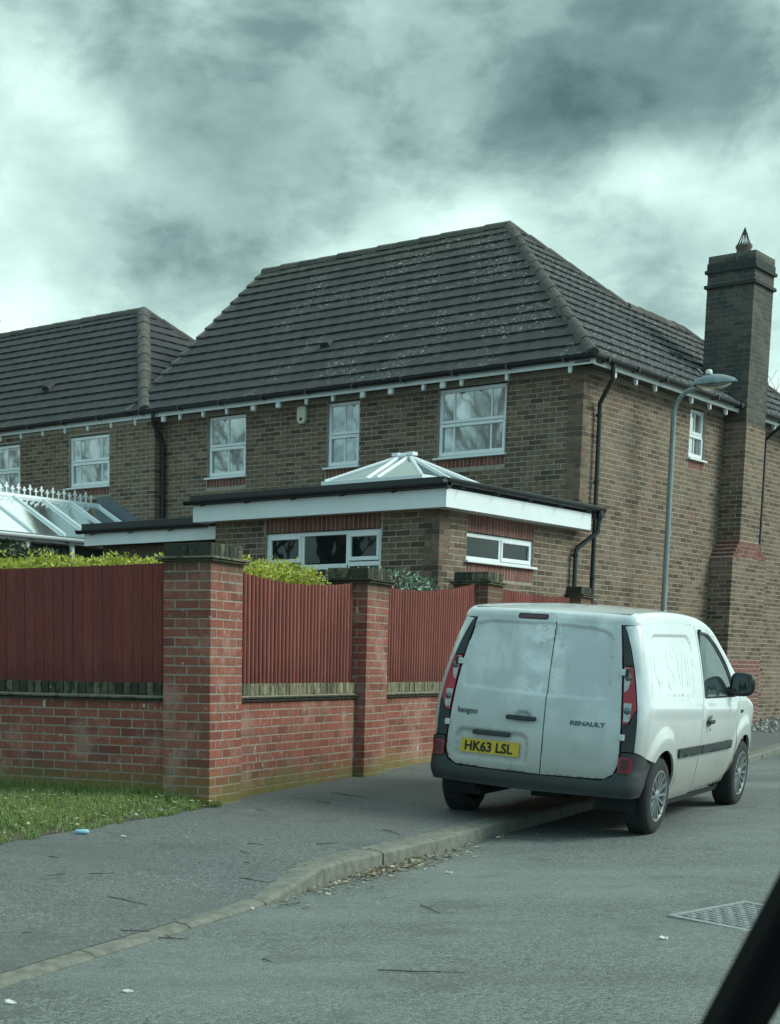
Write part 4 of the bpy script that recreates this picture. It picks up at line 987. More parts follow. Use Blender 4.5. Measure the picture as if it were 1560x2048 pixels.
# ------------------------------------------------------------------ the van
def build_van():
    van = bpy.data.objects.new('parked_van', None); C.objects.link(van); van.empty_display_size = .3
    y, r, p = .5198, .0562, .0167
    Ry = Matrix(((math.cos(y), math.sin(y), 0), (-math.sin(y), math.cos(y), 0), (0, 0, 1)))
    Rr = Matrix(((math.cos(r), 0, math.sin(r)), (0, 1, 0), (-math.sin(r), 0, math.cos(r))))
    Rp = Matrix(((1, 0, 0), (0, math.cos(p), -math.sin(p)), (0, math.sin(p), math.cos(p))))
    van.matrix_world = Matrix.Translation((1.8465, 12.2627, -.1439)) @ (Ry @ Rr @ Rp).to_4x4()
    tag(van, 'dirty white small panel van with yellow plate, parked half on the pavement', 'van')
    TRIM = flat('grey_black_trim', (.030, .036, .038), .55, var=.35); RUB = flat('tyre_rubber', (.022, .023, .023), .85, var=.4, bump=.3)
    RIM = flat('wheel_trim', (.26, .28, .28), .45, metal=.35, var=.6, scale=20)
    RED = flat('red_lens', (.40, .032, .050), .18, var=.25); CLEAR = flat('clear_lens', (.50, .54, .54), .15, var=.55, scale=30); REFL = flat('red_reflector', (.22, .012, .022), .22, var=.2)
    # ---- surface
    ZX = [(.20, .80), (.30, .85), (.5, .885), (.8, .905), (1.0, .902), (1.2, .872), (1.4, .828), (1.6, .775), (1.72, .735), (1.85, .69)]
    ZY = [(.2, .02), (.5, .025), (.8, .045), (1.0, .060), (1.2, .090), (1.4, .130), (1.6, .180), (1.72, .215), (1.85, .27)]
    def ip(T, z):
        xs = [a for a, b in T]; ys = [b for a, b in T]
        i = max(1, min(len(T) - 2, int(np.searchsorted(xs, z)) ))
        # smooth (catmull) interpolation
        i = max(0, min(len(T) - 2, int(np.searchsorted(xs, z)) - 1)); x0, x1 = xs[i], xs[i + 1]; t = (z - x0) / (x1 - x0)
        m0 = (ys[i + 1] - ys[i - 1]) / (xs[i + 1] - xs[i - 1]) if i > 0 else (ys[1] - ys[0]) / (xs[1] - xs[0])
        m1 = (ys[i + 2] - ys[i]) / (xs[i + 2] - xs[i]) if i + 2 < len(xs) else (ys[-1] - ys[-2]) / (xs[-1] - xs[-2])
        t = min(max(t, -.2), 1.2); h = x1 - x0
        return (2 * t**3 - 3 * t**2 + 1) * ys[i] + (t**3 - 2 * t**2 + t) * h * m0 + (-2 * t**3 + 3 * t**2) * ys[i + 1] + (t**3 - t**2) * h * m1
    RC = .10
    def taper(y_, z):
        f = 1.0
        if y_ > 2.2: q = (y_ - 2.2) / 2.0; f -= .05 * q * q
        if y_ > 3.5: q = (y_ - 3.5) / .7; f -= .20 * q * q * q
        if z > 1.1 and y_ > 2.0: f -= .06 * min(1, (y_ - 2.0) / 1.0) * min(1, (z - 1.1) / .4)
        if y_ < 1.2: f -= .012 * ((1.2 - y_) / 1.2) ** 2
        return f
    def bow(x): return .045 * (x / .75) ** 2
    def Xr(z): return ip(ZX, z) * .988 - RC
    ARC = RC * math.pi / 2
    def rearP(x, z, off=0.0): return Vector((x, ip(ZY, z) + bow(x) - off, z))
    def sideP(q, z, off=0.0):
        xr = Xr(z); y0 = ip(ZY, z) + bow(xr); ys = y0 + RC
        if q >= ys: return Vector((ip(ZX, z) * taper(q, z) + off, q, z))
        if q >= ys - ARC:
            a = (ys - q) / RC      # 0 on the side, pi/2 on the rear
            return Vector((xr + (RC + off) * math.cos(a), ys - (RC + off) * math.sin(a), z))
        x = xr - (ys - ARC - q); return Vector((x, ip(ZY, z) + bow(x) - off, z))
    def qs(z): xr = Xr(z); return ip(ZY, z) + bow(xr) + RC
    def q_of_x(x, z): return qs(z) - ARC - (Xr(z) - x)
    def inside(pt, poly):
        x, y_ = pt; c = False; j = len(poly) - 1
        for i in range(len(poly)):
            xi, yi = poly[i]; xj, yj = poly[j]
            if (yi > y_) != (yj > y_) and x < (xj - xi) * (y_ - yi) / (yj - yi) + xi: c = not c
            j = i
        return c
    def densify(poly, d):
        out = []
        for i in range(len(poly)):
            a, b = poly[i], poly[(i + 1) % len(poly)]; n = max(1, int(math.hypot(b[0] - a[0], b[1] - a[1]) / d))
            for k in range(n): out.append((a[0] + (b[0] - a[0]) * k / n, a[1] + (b[1] - a[1]) * k / n))
        return out
    def rounded(poly, rad, n=5):
        """round the corners of a polygon; rad may be a list"""
        out = []; m_ = len(poly)
        for i in range(m_):
            p0, p1, p2 = Vector(poly[i - 1]), Vector(poly[i]), Vector(poly[(i + 1) % m_]); rr = rad[i] if isinstance(rad, (list, tuple)) else rad
            if rr <= 0: out.append(tuple(p1)); continue
            a, b = (p0 - p1), (p2 - p1); ra = min(rr, a.length * .48, b.length * .48); s, e = p1 + a.normalized() * ra, p1 + b.normalized() * ra
            for k in range(n + 1): t = k / n; out.append(tuple(s * (1 - t) ** 2 + p1 * 2 * t * (1 - t) + e * t * t))
        return out
    def panel(name, poly, fn, mat, parent=van, step=.03, holes=(), disp=None, off=0.0, rim=.018, mirror=False, sharp=False):
        outs = [densify(poly, step)] + [densify(h, step) for h in holes]
        P = []; E_ = []
        for o in outs:
            n0 = len(P); P += o; E_ += [(n0 + i, n0 + (i + 1) % len(o)) for i in range(len(o))]
        nb = len(P)
        xs = [p_[0] for p_ in outs[0]]; zs = [p_[1] for p_ in outs[0]]
        gx = np.arange(min(xs) + step * .5, max(xs), step); gz_ = np.arange(min(zs) + step * .5, max(zs), step)
        edge = np.array(P)
        for i, x in enumerate(gx):
            for z in gz_:
                zz = z + (step * .5 if i % 2 else 0)
                if inside((x, zz), outs[0]) and not any(inside((x, zz), h) for h in outs[1:]):
                    if np.min((edge[:, 0] - x) ** 2 + (edge[:, 1] - zz) ** 2) > (step * .45) ** 2: P.append((x, zz))
        vs, es, fs, *_ = geometry.delaunay_2d_cdt([Vector(q) for q in P], E_, [], 0, 1e-6)
        F = []
        for f in fs:
            c = (vs[f[0]] + vs[f[1]] + vs[f[2]]) / 3
            if inside(c, outs[0]) and not any(inside(c, h) for h in outs[1:]): F.append(tuple(f))
        V = [fn(v[0], v[1], off + (disp(v[0], v[1]) if disp else 0)) for v in vs]
        # thickness at the edges: turn the border inwards
        cnt = {}
        for f in F:
            for i in range(3):
                e = (f[i], f[(i + 1) % 3]); k = (min(e), max(e)); cnt[k] = None if k in cnt else e
        V2 = list(V); mp = {}; F2 = []
        for e in cnt.values():
            if e is None: continue
            ids = []
            for v in e:
                if v not in mp:
                    mp[v] = (len(V2), len(V2) + 1); q = vs[v]; oo = off + (disp(q[0], q[1]) if disp else 0)
                    # small rolled edge, then the return
                    V2.append(fn(q[0], q[1], oo - .0001)); V2.append(fn(q[0], q[1], oo - rim))
                ids.append(mp[v])
            F2.append((ids[0][0], ids[0][1], ids[1][1], ids[1][0]))
        if mirror: V2 = [Vector((-v.x, v.y, v.z)) for v in V2]; F = [tuple(reversed(f)) for f in F]; F2 = [tuple(reversed(f)) for f in F2]
        me = mesh(name, V2, F + F2, True)
        # outward winding
        o = link(name, me, mat, parent); n_ = 0; s_ = 0
        for pl in list(me.polygons)[:len(F)][:60]:
            s_ += pl.normal.dot(Vector((pl.center.x, pl.center.y - 2.0, pl.center.z - .9)))
        if s_ < 0: me.flip_normals()
        return o
    sm = lambda e0, e1, x: (lambda t: t * t * (3 - 2 * t))(min(1, max(0, (x - e0) / (e1 - e0))))
    # ---- heights of the roof line along the side
    TOP = [(0.0, 1.700), (.15, 1.735), (.4, 1.765), (.8, 1.785), (1.3, 1.79), (1.8, 1.775), (2.15, 1.74), (2.4, 1.685), (2.6, 1.60), (2.8, 1.485), (3.0, 1.345), (3.2, 1.205), (3.32, 1.125), (3.45, 1.065), (3.65, 1.02), (3.9, .95), (4.05, .86), (4.15, .70), (4.2, .5)]
    def zt(y_): return ip(TOP, y_)
    RF = .085
    def zc(y_): return zt(y_) - RF * (1.0 if y_ < 3.2 else .8)
    # ---- side features
    rec = rounded([(.33, 1.10), (1.52, 1.055), (1.60, 1.60), (.42, 1.60)], [.07, .07, .16, .20], 6)
    recs = densify(rec, .02); REC = np.array(recs)
    RA, FA = (.70, .315), (3.397, .315)
    def dside(q, z):
        d = 0.0
        dd = math.sqrt(float(np.min((REC[:, 0] - q) ** 2 + (REC[:, 1] - z) ** 2)))
        if .2 < q < 1.75 and z > .95:
            s_ = dd if inside((q, z), recs) else -dd
            d -= .018 * sm(-.007, .007, s_)
        # shoulder step below the pressed panel
        if .20 < q < 3.0:
            k = sm(.20, .40, q) * (1 - sm(1.68, 1.78, q)) + sm(1.83, 1.9, q) * (1 - sm(2.9, 3.05, q)); zz = 1.055 - (q - .3) * .035
            d += .016 * k * sm(zz - .12, zz - .02, z) * (1 - sm(zz, zz + .03, z))
        for (ay, az_), s in ((RA, 1), (FA, .9)):
            rr = math.hypot(q - ay, (z - az_) * .96)
            d += .026 * s * (1 - sm(.43, .56, rr)) * sm(.30, .5, z)
        d -= .012 * sm(.40, .28, z) if False else 0
        return d
    zb = .235
    def arch(c, rad, a0, a1, n=18): return [(c[0] + rad * math.cos(a), c[1] + rad * math.sin(a)) for a in [a0 + (a1 - a0) * k / n for k in range(n + 1)]]
    ar = .375
    # cargo side: from the tail lamp column to the door gap at y = 1.78
    col = lambda z: q_of_x(np.interp(z, [.45, .8, 1.1, 1.36, 1.70, 1.8], [.745, .735, .705, .672, .602, .59]), z)    # inner edge of the corner column
    wq = lambda z: qs(z) - np.interp(z, [.6, .95, 1.4, 1.6, 1.72, 1.8], [.095, .110, .125, .150, .185, .195])             # where the white panel starts
    z_list = [.70, .9, 1.1, 1.3, 1.5, 1.62]
    leftedge = [(wq(z), z) for z in z_list] + [(wq(zc(.2)) , zc(.2))]
    topedge = [(y_, zc(y_)) for y_ in (.35, .6, .9, 1.2, 1.5, 1.765)]
    doorR = [(1.772, 1.45), (1.785, 1.05), (1.80, .8), (1.84, .30), (1.845, zb)]
    poly = leftedge + topedge + doorR + [(1.10, zb)] + arch(RA, ar, -.21, math.pi * .72)[1:] + [(.36, .62)]
    wb = [p_ for p_ in poly]
    panel('side_panel', wb, sideP, PAINT, step=.017, disp=dside)
    panel('side_panel', wb, sideP, PAINT, step=.06, disp=None, mirror=True)
    # cab door
    dpoly = [(1.782, zc(1.78)), (1.785, 1.45), (1.797, 1.05), (1.812, .8), (1.852, .30), (1.857, zb + .02), (2.92, zb + .03), (3.02, .45), (3.06, .70), (3.07, 1.00), (3.17, 1.11)] + [(y_, zc(y_) - .0) for y_ in (3.1, 2.9, 2.7, 2.5, 2.3, 2.05)]
    win = rounded([(1.845, 1.09), (2.93, 1.075), (2.78, 1.33), (2.52, 1.50), (2.20, 1.612), (1.835, 1.63)], [.03, .05, .12, .12, .08, .05], 4)
    dr = panel('cab_door', dpoly, sideP, PAINT, step=.028, disp=dside, holes=[win])
    panel('cab_door', dpoly, sideP, PAINT, step=.07, holes=[win], mirror=True)
    GLV = m_glass('van_window_glass', (.03, .045, .045), .10, .02)
    for mi in (False, True):
        panel('door_window', [tuple(p_) for p_ in win], lambda a, b, o=0: sideP(a, b, o - .012), GLV, parent=dr if not mi else van, step=.08, mirror=mi, rim=.004)
        seal = rounded([(1.83, 1.075), (2.955, 1.06), (2.80, 1.345), (2.53, 1.515), (2.205, 1.63), (1.82, 1.648)], [.03, .05, .12, .12, .08, .05], 4)
        panel('window_seal', seal, sideP, BLACKP, parent=dr if not mi else van, step=.05, holes=[win], off=.003, mirror=mi, rim=.01)
    # wing
    wpoly = [(3.07, zb + .2), (3.07, .70), (3.082, 1.00), (3.19, 1.10), (3.34, zc(3.34)), (3.6, zc(3.6)), (3.85, zc(3.85)), (4.02, zc(4.02)), (4.1, .62), (4.1, .5), (3.80, .5)] + [q for q in arch(FA, ar, 0.49, math.pi * .98)]
    panel('front_wing', wpoly, sideP, PAINT, step=.03, disp=dside); panel('front_wing', wpoly, sideP, PAINT, step=.07, mirror=True)
    # sills
    sp = [(1.09, zb - .004), (2.98, zb - .004), (3.0, zb - .06), (1.08, zb - .06)]
    for mi in (False, True): panel('sill', sp, lambda a, b, o=0: sideP(a, b, o - .012), TRIM, step=.05, mirror=mi)
    # corner columns
    cpoly = [(col(z) + .006, z) for z in (1.70, 1.6, 1.45, 1.36)] + [(col(1.36) + .006, 1.36), (wq(1.36) - .006, 1.36)] + [(wq(z) - .006, z) for z in (1.5, 1.6, 1.66, 1.69)]
    lampz = (.905, 1.355)
    cpoly2 = [(col(z) + .006, z) for z in (.90, .8, .70)] + [(wq(.70) - .006, .70)] + [(wq(z) - .006, z) for z in (.8, .9, 1.0, 1.02)] + [(wq(.99) - .034, .985), (col(.92) + .06, .912)]
    for mi in (False, True):
        panel('corner_trim', cpoly, sideP, TRIM, step=.025, mirror=mi, off=-.002); panel('corner_trim', cpoly2, sideP, TRIM, step=.025, mirror=mi, off=-.002)
        lp = [(col(z) + .010, z) for z in (1.352, 1.2, 1.05, .93, .908)] + [(col(.92) + .05, .915), (wq(1.0) - .030, .995), (wq(1.03) - .008, 1.03)] + [(wq(z) - .010, z) for z in (1.1, 1.2, 1.352)]
        lamp = panel('tail_lamp', lp, sideP, RED, step=.02, mirror=mi, off=.006, disp=None)
        c0 = lambda z, d: (col(z) + .016 + d, z)
        upc = [c0(1.345, 0), c0(1.25, 0), c0(1.155, 0), (col(1.17) + .045, 1.175), (wq(1.22) - .040, 1.235), (wq(1.345) - .036, 1.345)]
        loc_ = [c0(1.075, 0), c0(1.0, 0), c0(.93, 0), (col(.95) + .06, .935), (wq(1.0) - .050, 1.0), (wq(1.07) - .040, 1.075)]
        panel('clear_lens', rounded(upc, .01), sideP, CLEAR, parent=lamp, step=.018, mirror=mi, off=.0075, rim=.002); panel('clear_lens', rounded(loc_, .01), sideP, CLEAR, parent=lamp, step=.018, mirror=mi, off=.0075, rim=.002)
        for (ca, cz) in (((col(1.27) + .045), 1.27), ((col(1.0) + .045), 1.015)):
            pos_ = sideP(ca, cz, .010); 
            if mi: pos_.x *= -1
            m = MB(); m.lathe([(.0, -.004), (.026, -.003), (.030, .002)], 14, 'y', tuple(pos_)); m.build('bulb_bowl', flat('bowl' + str(len(MATS)), (.16, .2, .2), .2, metal=.6), lamp, smooth=True)
        for hz in (1.306, .808):
            pos_ = sideP(col(hz) + .006, hz, .012); x_ = -pos_.x if mi else pos_.x
            m = MB(); m.box(x_ - .022, x_ + .022, pos_.y - .012, pos_.y + .02, hz - .024, hz + .024); m.build('hinge', flat('hinge' + str(len(MATS)), (.6, .62, .6), .4), van, bevel=.006)
            if hz > 1: m = MB(); m.box(x_ + (-.05 if mi else .018), x_ + (-.018 if mi else .05), pos_.y - .008, pos_.y + .03, hz - .035, hz + .035); m.build('hinge_cover', TRIM, van, bevel=.01)
    # ---- rear doors
    dx = lambda z: float(np.interp(z, [.45, .8, 1.1, 1.36, 1.70, 1.8], [.735, .728, .699, .666, .597, .585]))
    split = lambda z: float(np.interp(z, [.45, 1.2, 1.78], [.116, .104, .078]))
    ztop = 1.715; zbot = .47
    L_ = [(-dx(z), z) for z in (ztop - .02, 1.6, 1.45, 1.3, 1.1, .9, .7, .6)]
    lp = [(split(ztop) - .004, ztop + .012), (-.3, ztop + .012)] + [(-dx(ztop) + .02, ztop)] + L_ + [(-dx(.5) + .03, .52), (-dx(.5) + .10, zbot + .005), (-.3, zbot - .005), (split(zbot) - .004, zbot - .008)]
    rp = [(split(ztop) + .004, ztop + .012), (split(zbot) + .004, zbot - .008), (.4, zbot - .002), (dx(.5) - .10, zbot + .005), (dx(.5) - .03, .52)] + [(dx(z), z) for z in (.6, .7, .9, 1.1, 1.3, 1.45, 1.6, ztop - .02)] + [(dx(ztop) - .02, ztop)]
    lrec = densify(rounded([(.2, 1.085), (-.655, 1.11), (-.64, 1.60), (-.50, 1.64), (.2, 1.65)], [0, .07, .10, .10, 0], 6), .02)
    rrec = densify(rounded([(.0, 1.085), (.60, 1.095), (.56, 1.58), (.45, 1.625), (.0, 1.652)], [0, .05, .09, .09, 0], 6), .02)
    plr = densify(rounded([(-.65, .535), (-.015, .535), (-.02, .765), (-.65, .765)], [.03, .03, .07, .07], 5), .02)
    hnd = densify(rounded([(-.155, .87), (-.005, .87), (-.02, .945), (-.14, .945)], .035, 5), .012)
    def drear(which):
        fx = np.array(lrec if which == 'l' else rrec); pr = np.array(plr); hh = np.array(hnd)
        def f(x, z):
            d = 0
            if z > 1.0:
                dd = math.sqrt(float(np.min((fx[:, 0] - x) ** 2 + (fx[:, 1] - z) ** 2))); s_ = dd if inside((x, z), lrec if which == 'l' else rrec) else -dd; d -= .017 * sm(-.007, .007, s_)
            if which == 'l' and z < .82:
                dd = math.sqrt(float(np.min((pr[:, 0] - x) ** 2 + (pr[:, 1] - z) ** 2))); s_ = dd if inside((x, z), plr) else -dd; d -= .022 * sm(-.012, .016, s_)
            if which == 'l' and .82 < z < 1.0:
                dd = math.sqrt(float(np.min((hh[:, 0] - x) ** 2 + (hh[:, 1] - z) ** 2))); s_ = dd if inside((x, z), hnd) else -dd; d -= .022 * sm(-.004, .016, s_)
            return d
        return f
    dl = panel('rear_door', lp, rearP, PAINT, step=.016, disp=drear('l')); drr = panel('rear_door', rp, rearP, PAINT, step=.016, disp=drear('r'))
    dl['label'] = 'wider left rear door with the number plate'; drr['label'] = 'narrower right rear door with the maker badge'
    # brake light, handle, plate, plate lamp
    def rbox(name, x0, x1, z0, z1, y0, y1, mat, parent, rad=.02, bev=.004):
        zm = (z0 + z1) / 2; xm = (x0 + x1) / 2; c = rearP(xm, zm); m = MB(); pl = rounded([(x0, z0), (x1, z0), (x1, z1), (x0, z1)], rad, 4)
        def yy(x, z): return rearP(x, z).y
        V = [(x, yy(x, z) - y0, z) for x, z in pl] + [(x, yy(x, z) - y1, z) for x, z in pl]; n = len(pl)
        m.add(V, [tuple(range(n)), tuple(range(2 * n - 1, n - 1, -1))] + [(i, i + n, (i + 1) % n + n, (i + 1) % n) for i in range(n)]); return m.build(name, mat, parent, bevel=bev)
    rbox('brake_light_frame', -.245, .012, 1.675, 1.718, -.01, .006, BLACKP, dl, .02, 0); rbox('brake_light', -.232, .0, 1.683, 1.710, -.005, .009, flat('dim_red_lens', (.10, .03, .045), .25), dl, .013, 0)
    rbox('door_handle', -.212, .042, .874, .912, .004, .040, TRIM, dl, .018, .008)
    rbox('plate_lamp', -.50, -.170, .728, .766, -.015, .022, TRIM, dl, .015, .008)
    PY = flat('yellow_plate', (.62, .42, .025), .35, var=.25, scale=8)
    pxl, pzl = -.6017, .5769
    plate = rbox('number_plate', pxl, pxl + .52, pzl, pzl + .111, -.015, -.002, PY, dl, .008, 0)
    def text(s_, x, z, size, mat, parent, name, sx=1.0, bold=0.0, space=1.0, lift=.003, ext=.003):
        c = bpy.data.curves.new(name, 'FONT'); c.body = s_; c.size = size; c.offset = bold; c.space_character = space; c.extrude = ext
        t = bpy.data.objects.new(name, c); C.objects.link(t); dg = bpy.context.evaluated_depsgraph_get(); me = bpy.data.meshes.new_from_object(t.evaluated_get(dg)); bpy.data.objects.remove(t)
        me.name = name
        for v in me.vertices: X = x + v.co.x * sx; Z_ = z + v.co.y; q = rearP(X, Z_, lift + v.co.z); v.co = q
        me.materials.clear(); me.materials.append(mat); return link(name, me, None, parent)
    INK = flat('black_ink', (.008, .008, .008), .5)
    # plate follows the slight lean of the door
    text('HK63 LSL', pxl + .034, pzl + .018, .108, INK, plate, 'plate_lettering', sx=.955, bold=.0028, space=1.02, lift=-.0022, ext=.0012)
    BADGE = flat('grey_badge', (.10, .12, .12), .25, metal=.6)
    text('kangoo', -.66, .895, .062, BADGE, dl, 'model_badge', sx=1.0, bold=.0018)
    text('RENAULT', .318, .875, .046, BADGE, drr, 'maker_badge', sx=1.40, bold=.0016)
    # ---- bumper
    BZ0, BZ1 = .335, .462
    def bump_off(q, z):
        return .012 + .018 * sm(BZ0, .40, z) * (1 - sm(.44, .47, z) * .4)
    bl = []
    qa = lambda x, z: q_of_x(x, z)
    half = [(.62, BZ1), (.70, .50), (.745, .56), (.75, .69)]
    tailp = [(wq(.69) - .004, .69), (.20, .66), (.355, .61)] + [q for q in arch(RA, ar + .005, math.pi * .725, math.pi * 1.0, 8)] + [(.33, BZ0)]
    # one sheet in signed distance round the back: u = 0 on the centre line, grows to the right, negative to the left
    def U(q, z): return q - qa(0, z)
    right = [(qa(x, z), z) for x, z in half] + tailp + [(qa(.7, BZ0), BZ0)]
    pr = [(U(q, z), z) for q, z in right]
    full = [(0, BZ1 - .008)] + pr + [(0, BZ0 - .01)] + [(-u, z) for u, z in reversed(pr)]
    def bumperP(u, z, o=0):
        v = sideP(abs(u) + qa(0, z), z, o); return Vector((v.x if u >= 0 else -v.x, v.y, v.z))
    def bdisp(u, z): q = abs(u) + qa(0, z); return bump_off(q, z) * (1 - sm(.10, .42, q) * .75) * (1 - .65 * sm(.49, .56, z))
    b = panel('rear_bumper', full, bumperP, TRIM, step=.03, disp=bdisp, rim=.06)
    for mi in (False, True):
        rp_ = rounded([(qa(.742, .658), .658), (qa(.742, .535), .535), (qa(.742, .535) + .085, .535), (qa(.742, .658) + .10, .658)], .012)
        panel('reflector', rp_, sideP, REFL, parent=b, step=.02, off=.030, mirror=mi, rim=.02)
        rp2 = rounded([(qa(.742, .645) + .02, .642), (qa(.742, .55) + .018, .552), (qa(.742, .55) + .068, .552), (qa(.742, .645) + .078, .642)], .02)
        panel('reflector_bowl', rp2, sideP, flat('deep_red' + str(mi), (.07, .008, .012), .3), parent=b, step=.02, off=.0315, mirror=mi, rim=.002)
    # ---- fillet, roof, windscreen, bonnet
    ringp = []
    zr0 = .0
    zc0 = zc(.25)
    xr = Xr(zc0)
    rear_pts = [(x, 'r') for x in np.linspace(0, xr, 14)]
    path = []   # (base point, inward normal, y for height)
    for x in np.linspace(0, xr, 14): P0 = rearP(x, zc(.28)); path.append((P0, Vector((0, 1, 0))))
    ys0 = qs(zc(.28))
    for k in range(1, 8):
        a = math.pi / 2 * (1 - k / 8); z_ = zc(.28); P0 = Vector((xr + RC * math.cos(a), ys0 - RC * math.sin(a), z_)); path.append((P0, Vector((-math.cos(a), math.sin(a), 0))))
    for y_ in list(np.linspace(ys0, 3.30, 60)) + list(np.linspace(3.34, 4.14, 16)):
        z_ = zc(y_); path.append((sideP(y_, z_), Vector((-1, 0, 0))))
    NPH = 6; rows = []
    for P0, n_ in path:
        rf = RF * (1.0 if P0.y < 3.2 else .8); row = []
        for k in range(NPH + 1):
            a = math.pi / 2 * k / NPH; row.append(P0 + n_ * rf * (1 - math.cos(a)) + Vector((0, 0, rf * math.sin(a))))
        rows.append(row)
    def part_fillet(name, i0, i1, mat, mirror):
        V = []; F = []
        for row in rows[i0:i1 + 1]: V += row
        n = NPH + 1
        for i in range(i1 - i0):
            for k in range(NPH): F.append((i * n + k, (i + 1) * n + k, (i + 1) * n + k + 1, i * n + k + 1))
        if mirror: V = [Vector((-v.x, v.y, v.z)) for v in V]
        else: F = [tuple(reversed(f)) for f in F]
        me = mesh(name, V, F, True); return link(name, me, mat, van)
    # roof cap as rows across
    def cap(name, y0, y1, n, mat, crown):
        V = []; F = []; m_ = 20
        for i in range(n + 1):
            y_ = y0 + (y1 - y0) * i / n
            zz = zt(y_) if y_ > .3 else zt(.28); z_ = zc(y_); rf = RF * (1.0 if y_ < 3.2 else .8); xi = sideP(max(y_, ys0), zc(max(y_, .28))).x - rf
            for j in range(m_ + 1):
                s = -1 + 2 * j / m_; x = s * xi
                yy = y_
                if i == 0 and name == 'roof': pass
                cz = crown * (1 - s * s) * min(1, max(0, (y_ - y0) / .35) if name == 'roof' else 1)
                ribs = 0.0
                if name == 'roof' and .5 < y_ < 2.3:
                    for c in (-.36, 0, .36): ribs -= .008 * math.exp(-((x - c) / .035) ** 4)
                V.append((x, yy, (zz if y_ > .3 else zt(.28)) + cz + ribs))
        for i in range(n):
            for j in range(m_): F.append((i * (m_ + 1) + j, i * (m_ + 1) + j + 1, (i + 1) * (m_ + 1) + j + 1, (i + 1) * (m_ + 1) + j))
        return link(name, mesh(name, V, F, True), mat, van)
    ic = next(i for i, (P0, n_) in enumerate(path) if P0.y > 3.30)
    for mi in (False, True):
        part_fillet('cant_rail', 0, ic, PAINT, mi); part_fillet('bonnet_edge', ic, len(rows) - 1, PAINT, mi)
    # first row of the roof follows the curved rear edge
    rf_y = rearP(0, zc(.28)).y + RF
    roofc = cap('roof', rf_y, 2.33, 46, PAINT, .028)
    cap('windscreen', 2.33, 3.33, 24, GLV, .045); cap('bonnet', 3.33, 4.13, 16, PAINT, .04)
    # rear header between roof edge and bowed doors
    V = []; F = []
    for i, x in enumerate(np.linspace(-Xr(zc0), Xr(zc0), 29)):
        P0 = rearP(x, zc(.28)); V += [(x, P0.y + RF, zt(.28)), (x, rf_y, zt(.28))]
    xr_ = Xr(zc0)
    V2 = []
    link('roof_edge', mesh('roof_edge', V, [(2 * i, 2 * i + 1, 2 * i + 3, 2 * i + 2) for i in range(28)], True), PAINT, van)
    V = []; 
    for s in (-1, 1):
        Pp = [rows[i][NPH] for i in range(13, 22)]; V = [Vector((s * q.x, q.y, q.z)) for q in Pp] + [Vector((s * xr_, ys0 + .02, zt(.28)))]
        n = len(V); link('roof_corner', mesh('roof_corner', V, [(i, i + 1, n - 1) for i in range(n - 2)]), PAINT, van)
    # front end: bumper and grille mass
    m = MB(); m.prism([(3.80, .22), (4.16, .24), (4.22, .40), (4.20, .56), (4.12, .68), (3.95, .72), (3.80, .72)], -.70, .70, 'yz'); m.build('front_bumper', TRIM, van, bevel=.03)
    for s in (-1, 1):
        m = MB(); m.prism([(3.92, .66), (4.11, .64), (4.10, .76), (3.98, .88), (3.86, .90)], s * .62 - .1, s * .62 + .1, 'yz'); m.build('headlight', CLEAR, van, bevel=.02)
        panel('bumper_side', [(3.80, .24), (4.12, .26), (4.14, .50), (3.80, .498)], sideP, TRIM, step=.05, mirror=(s < 0), off=.004)
    # ---- inner shell so gaps read dark, and the underside
    def shell(mi):
        ip_ = [(wq(1.60) - .05, 1.60), (.5, 1.64), (1.5, 1.66), (2.3, 1.58), (2.3, 1.05), (3.0, 1.0), (3.3, .95), (3.9, .85), (4.0, .6), (3.85, .5)] + arch(FA, ar + .02, .45, math.pi * .99) + [(2.95, .26), (1.12, .26)] + arch(RA, ar + .02, -.15, math.pi) + [(.34, .40), (col(.42) + .02, .40), (col(.6), .6), (col(1.0), 1.0), (col(1.35), 1.35)]
        panel('inner_shell', ip_, lambda a, b, o=0: sideP(a, b, o - .035), DARK, step=.09, mirror=mi, rim=.001)
    shell(False); shell(True)
    m = MB(); V = []
    zs_ = [.40, .5, .8, 1.1, 1.4, 1.6, 1.70]
    for z in zs_: V += [tuple(rearP(-Xr(z) - .02, z, -.035)), tuple(rearP(-.3, z, -.035)), tuple(rearP(.3, z, -.035)), tuple(rearP(Xr(z) + .02, z, -.035))]
    F = [(i * 4 + j, i * 4 + j + 1, i * 4 + j + 5, i * 4 + j + 4) for i in range(len(zs_) - 1) for j in range(3)]
    link('inner_shell', mesh('inner_shell', V, F), DARK, van)
    m = MB(); m.box(-.62, .62, .5, 4.0, .29, .33); m.box(-.14, .14, .55, .75, .22, .29); m.tube([(-.5, .14, .30), (-.5, .5, .28), (-.2, .9, .28)], .028, 8); m.tube([(-.66, .7, .315), (.66, .7, .315)], .05, 8); m.build('underbody', DARK, van)
    # bulkhead and seat inside the cab, pale bag on the dashboard side
    m = MB(); m.box(-.78, .78, 1.86, 1.90, .4, 1.66); m.build('bulkhead', flat('bulkhead', (.05, .055, .055), .8), van)
    for s in (-.4, .4):
        m = MB(); m.prism([(2.05, .55), (2.5, .6), (2.5, .75), (2.22, .74), (2.06, 1.30), (1.96, 1.30)], s - .22, s + .22, 'yz'); m.build('seat', flat('seat_cloth' + str(s > 0), (.06, .065, .07), .9), van, bevel=.04)
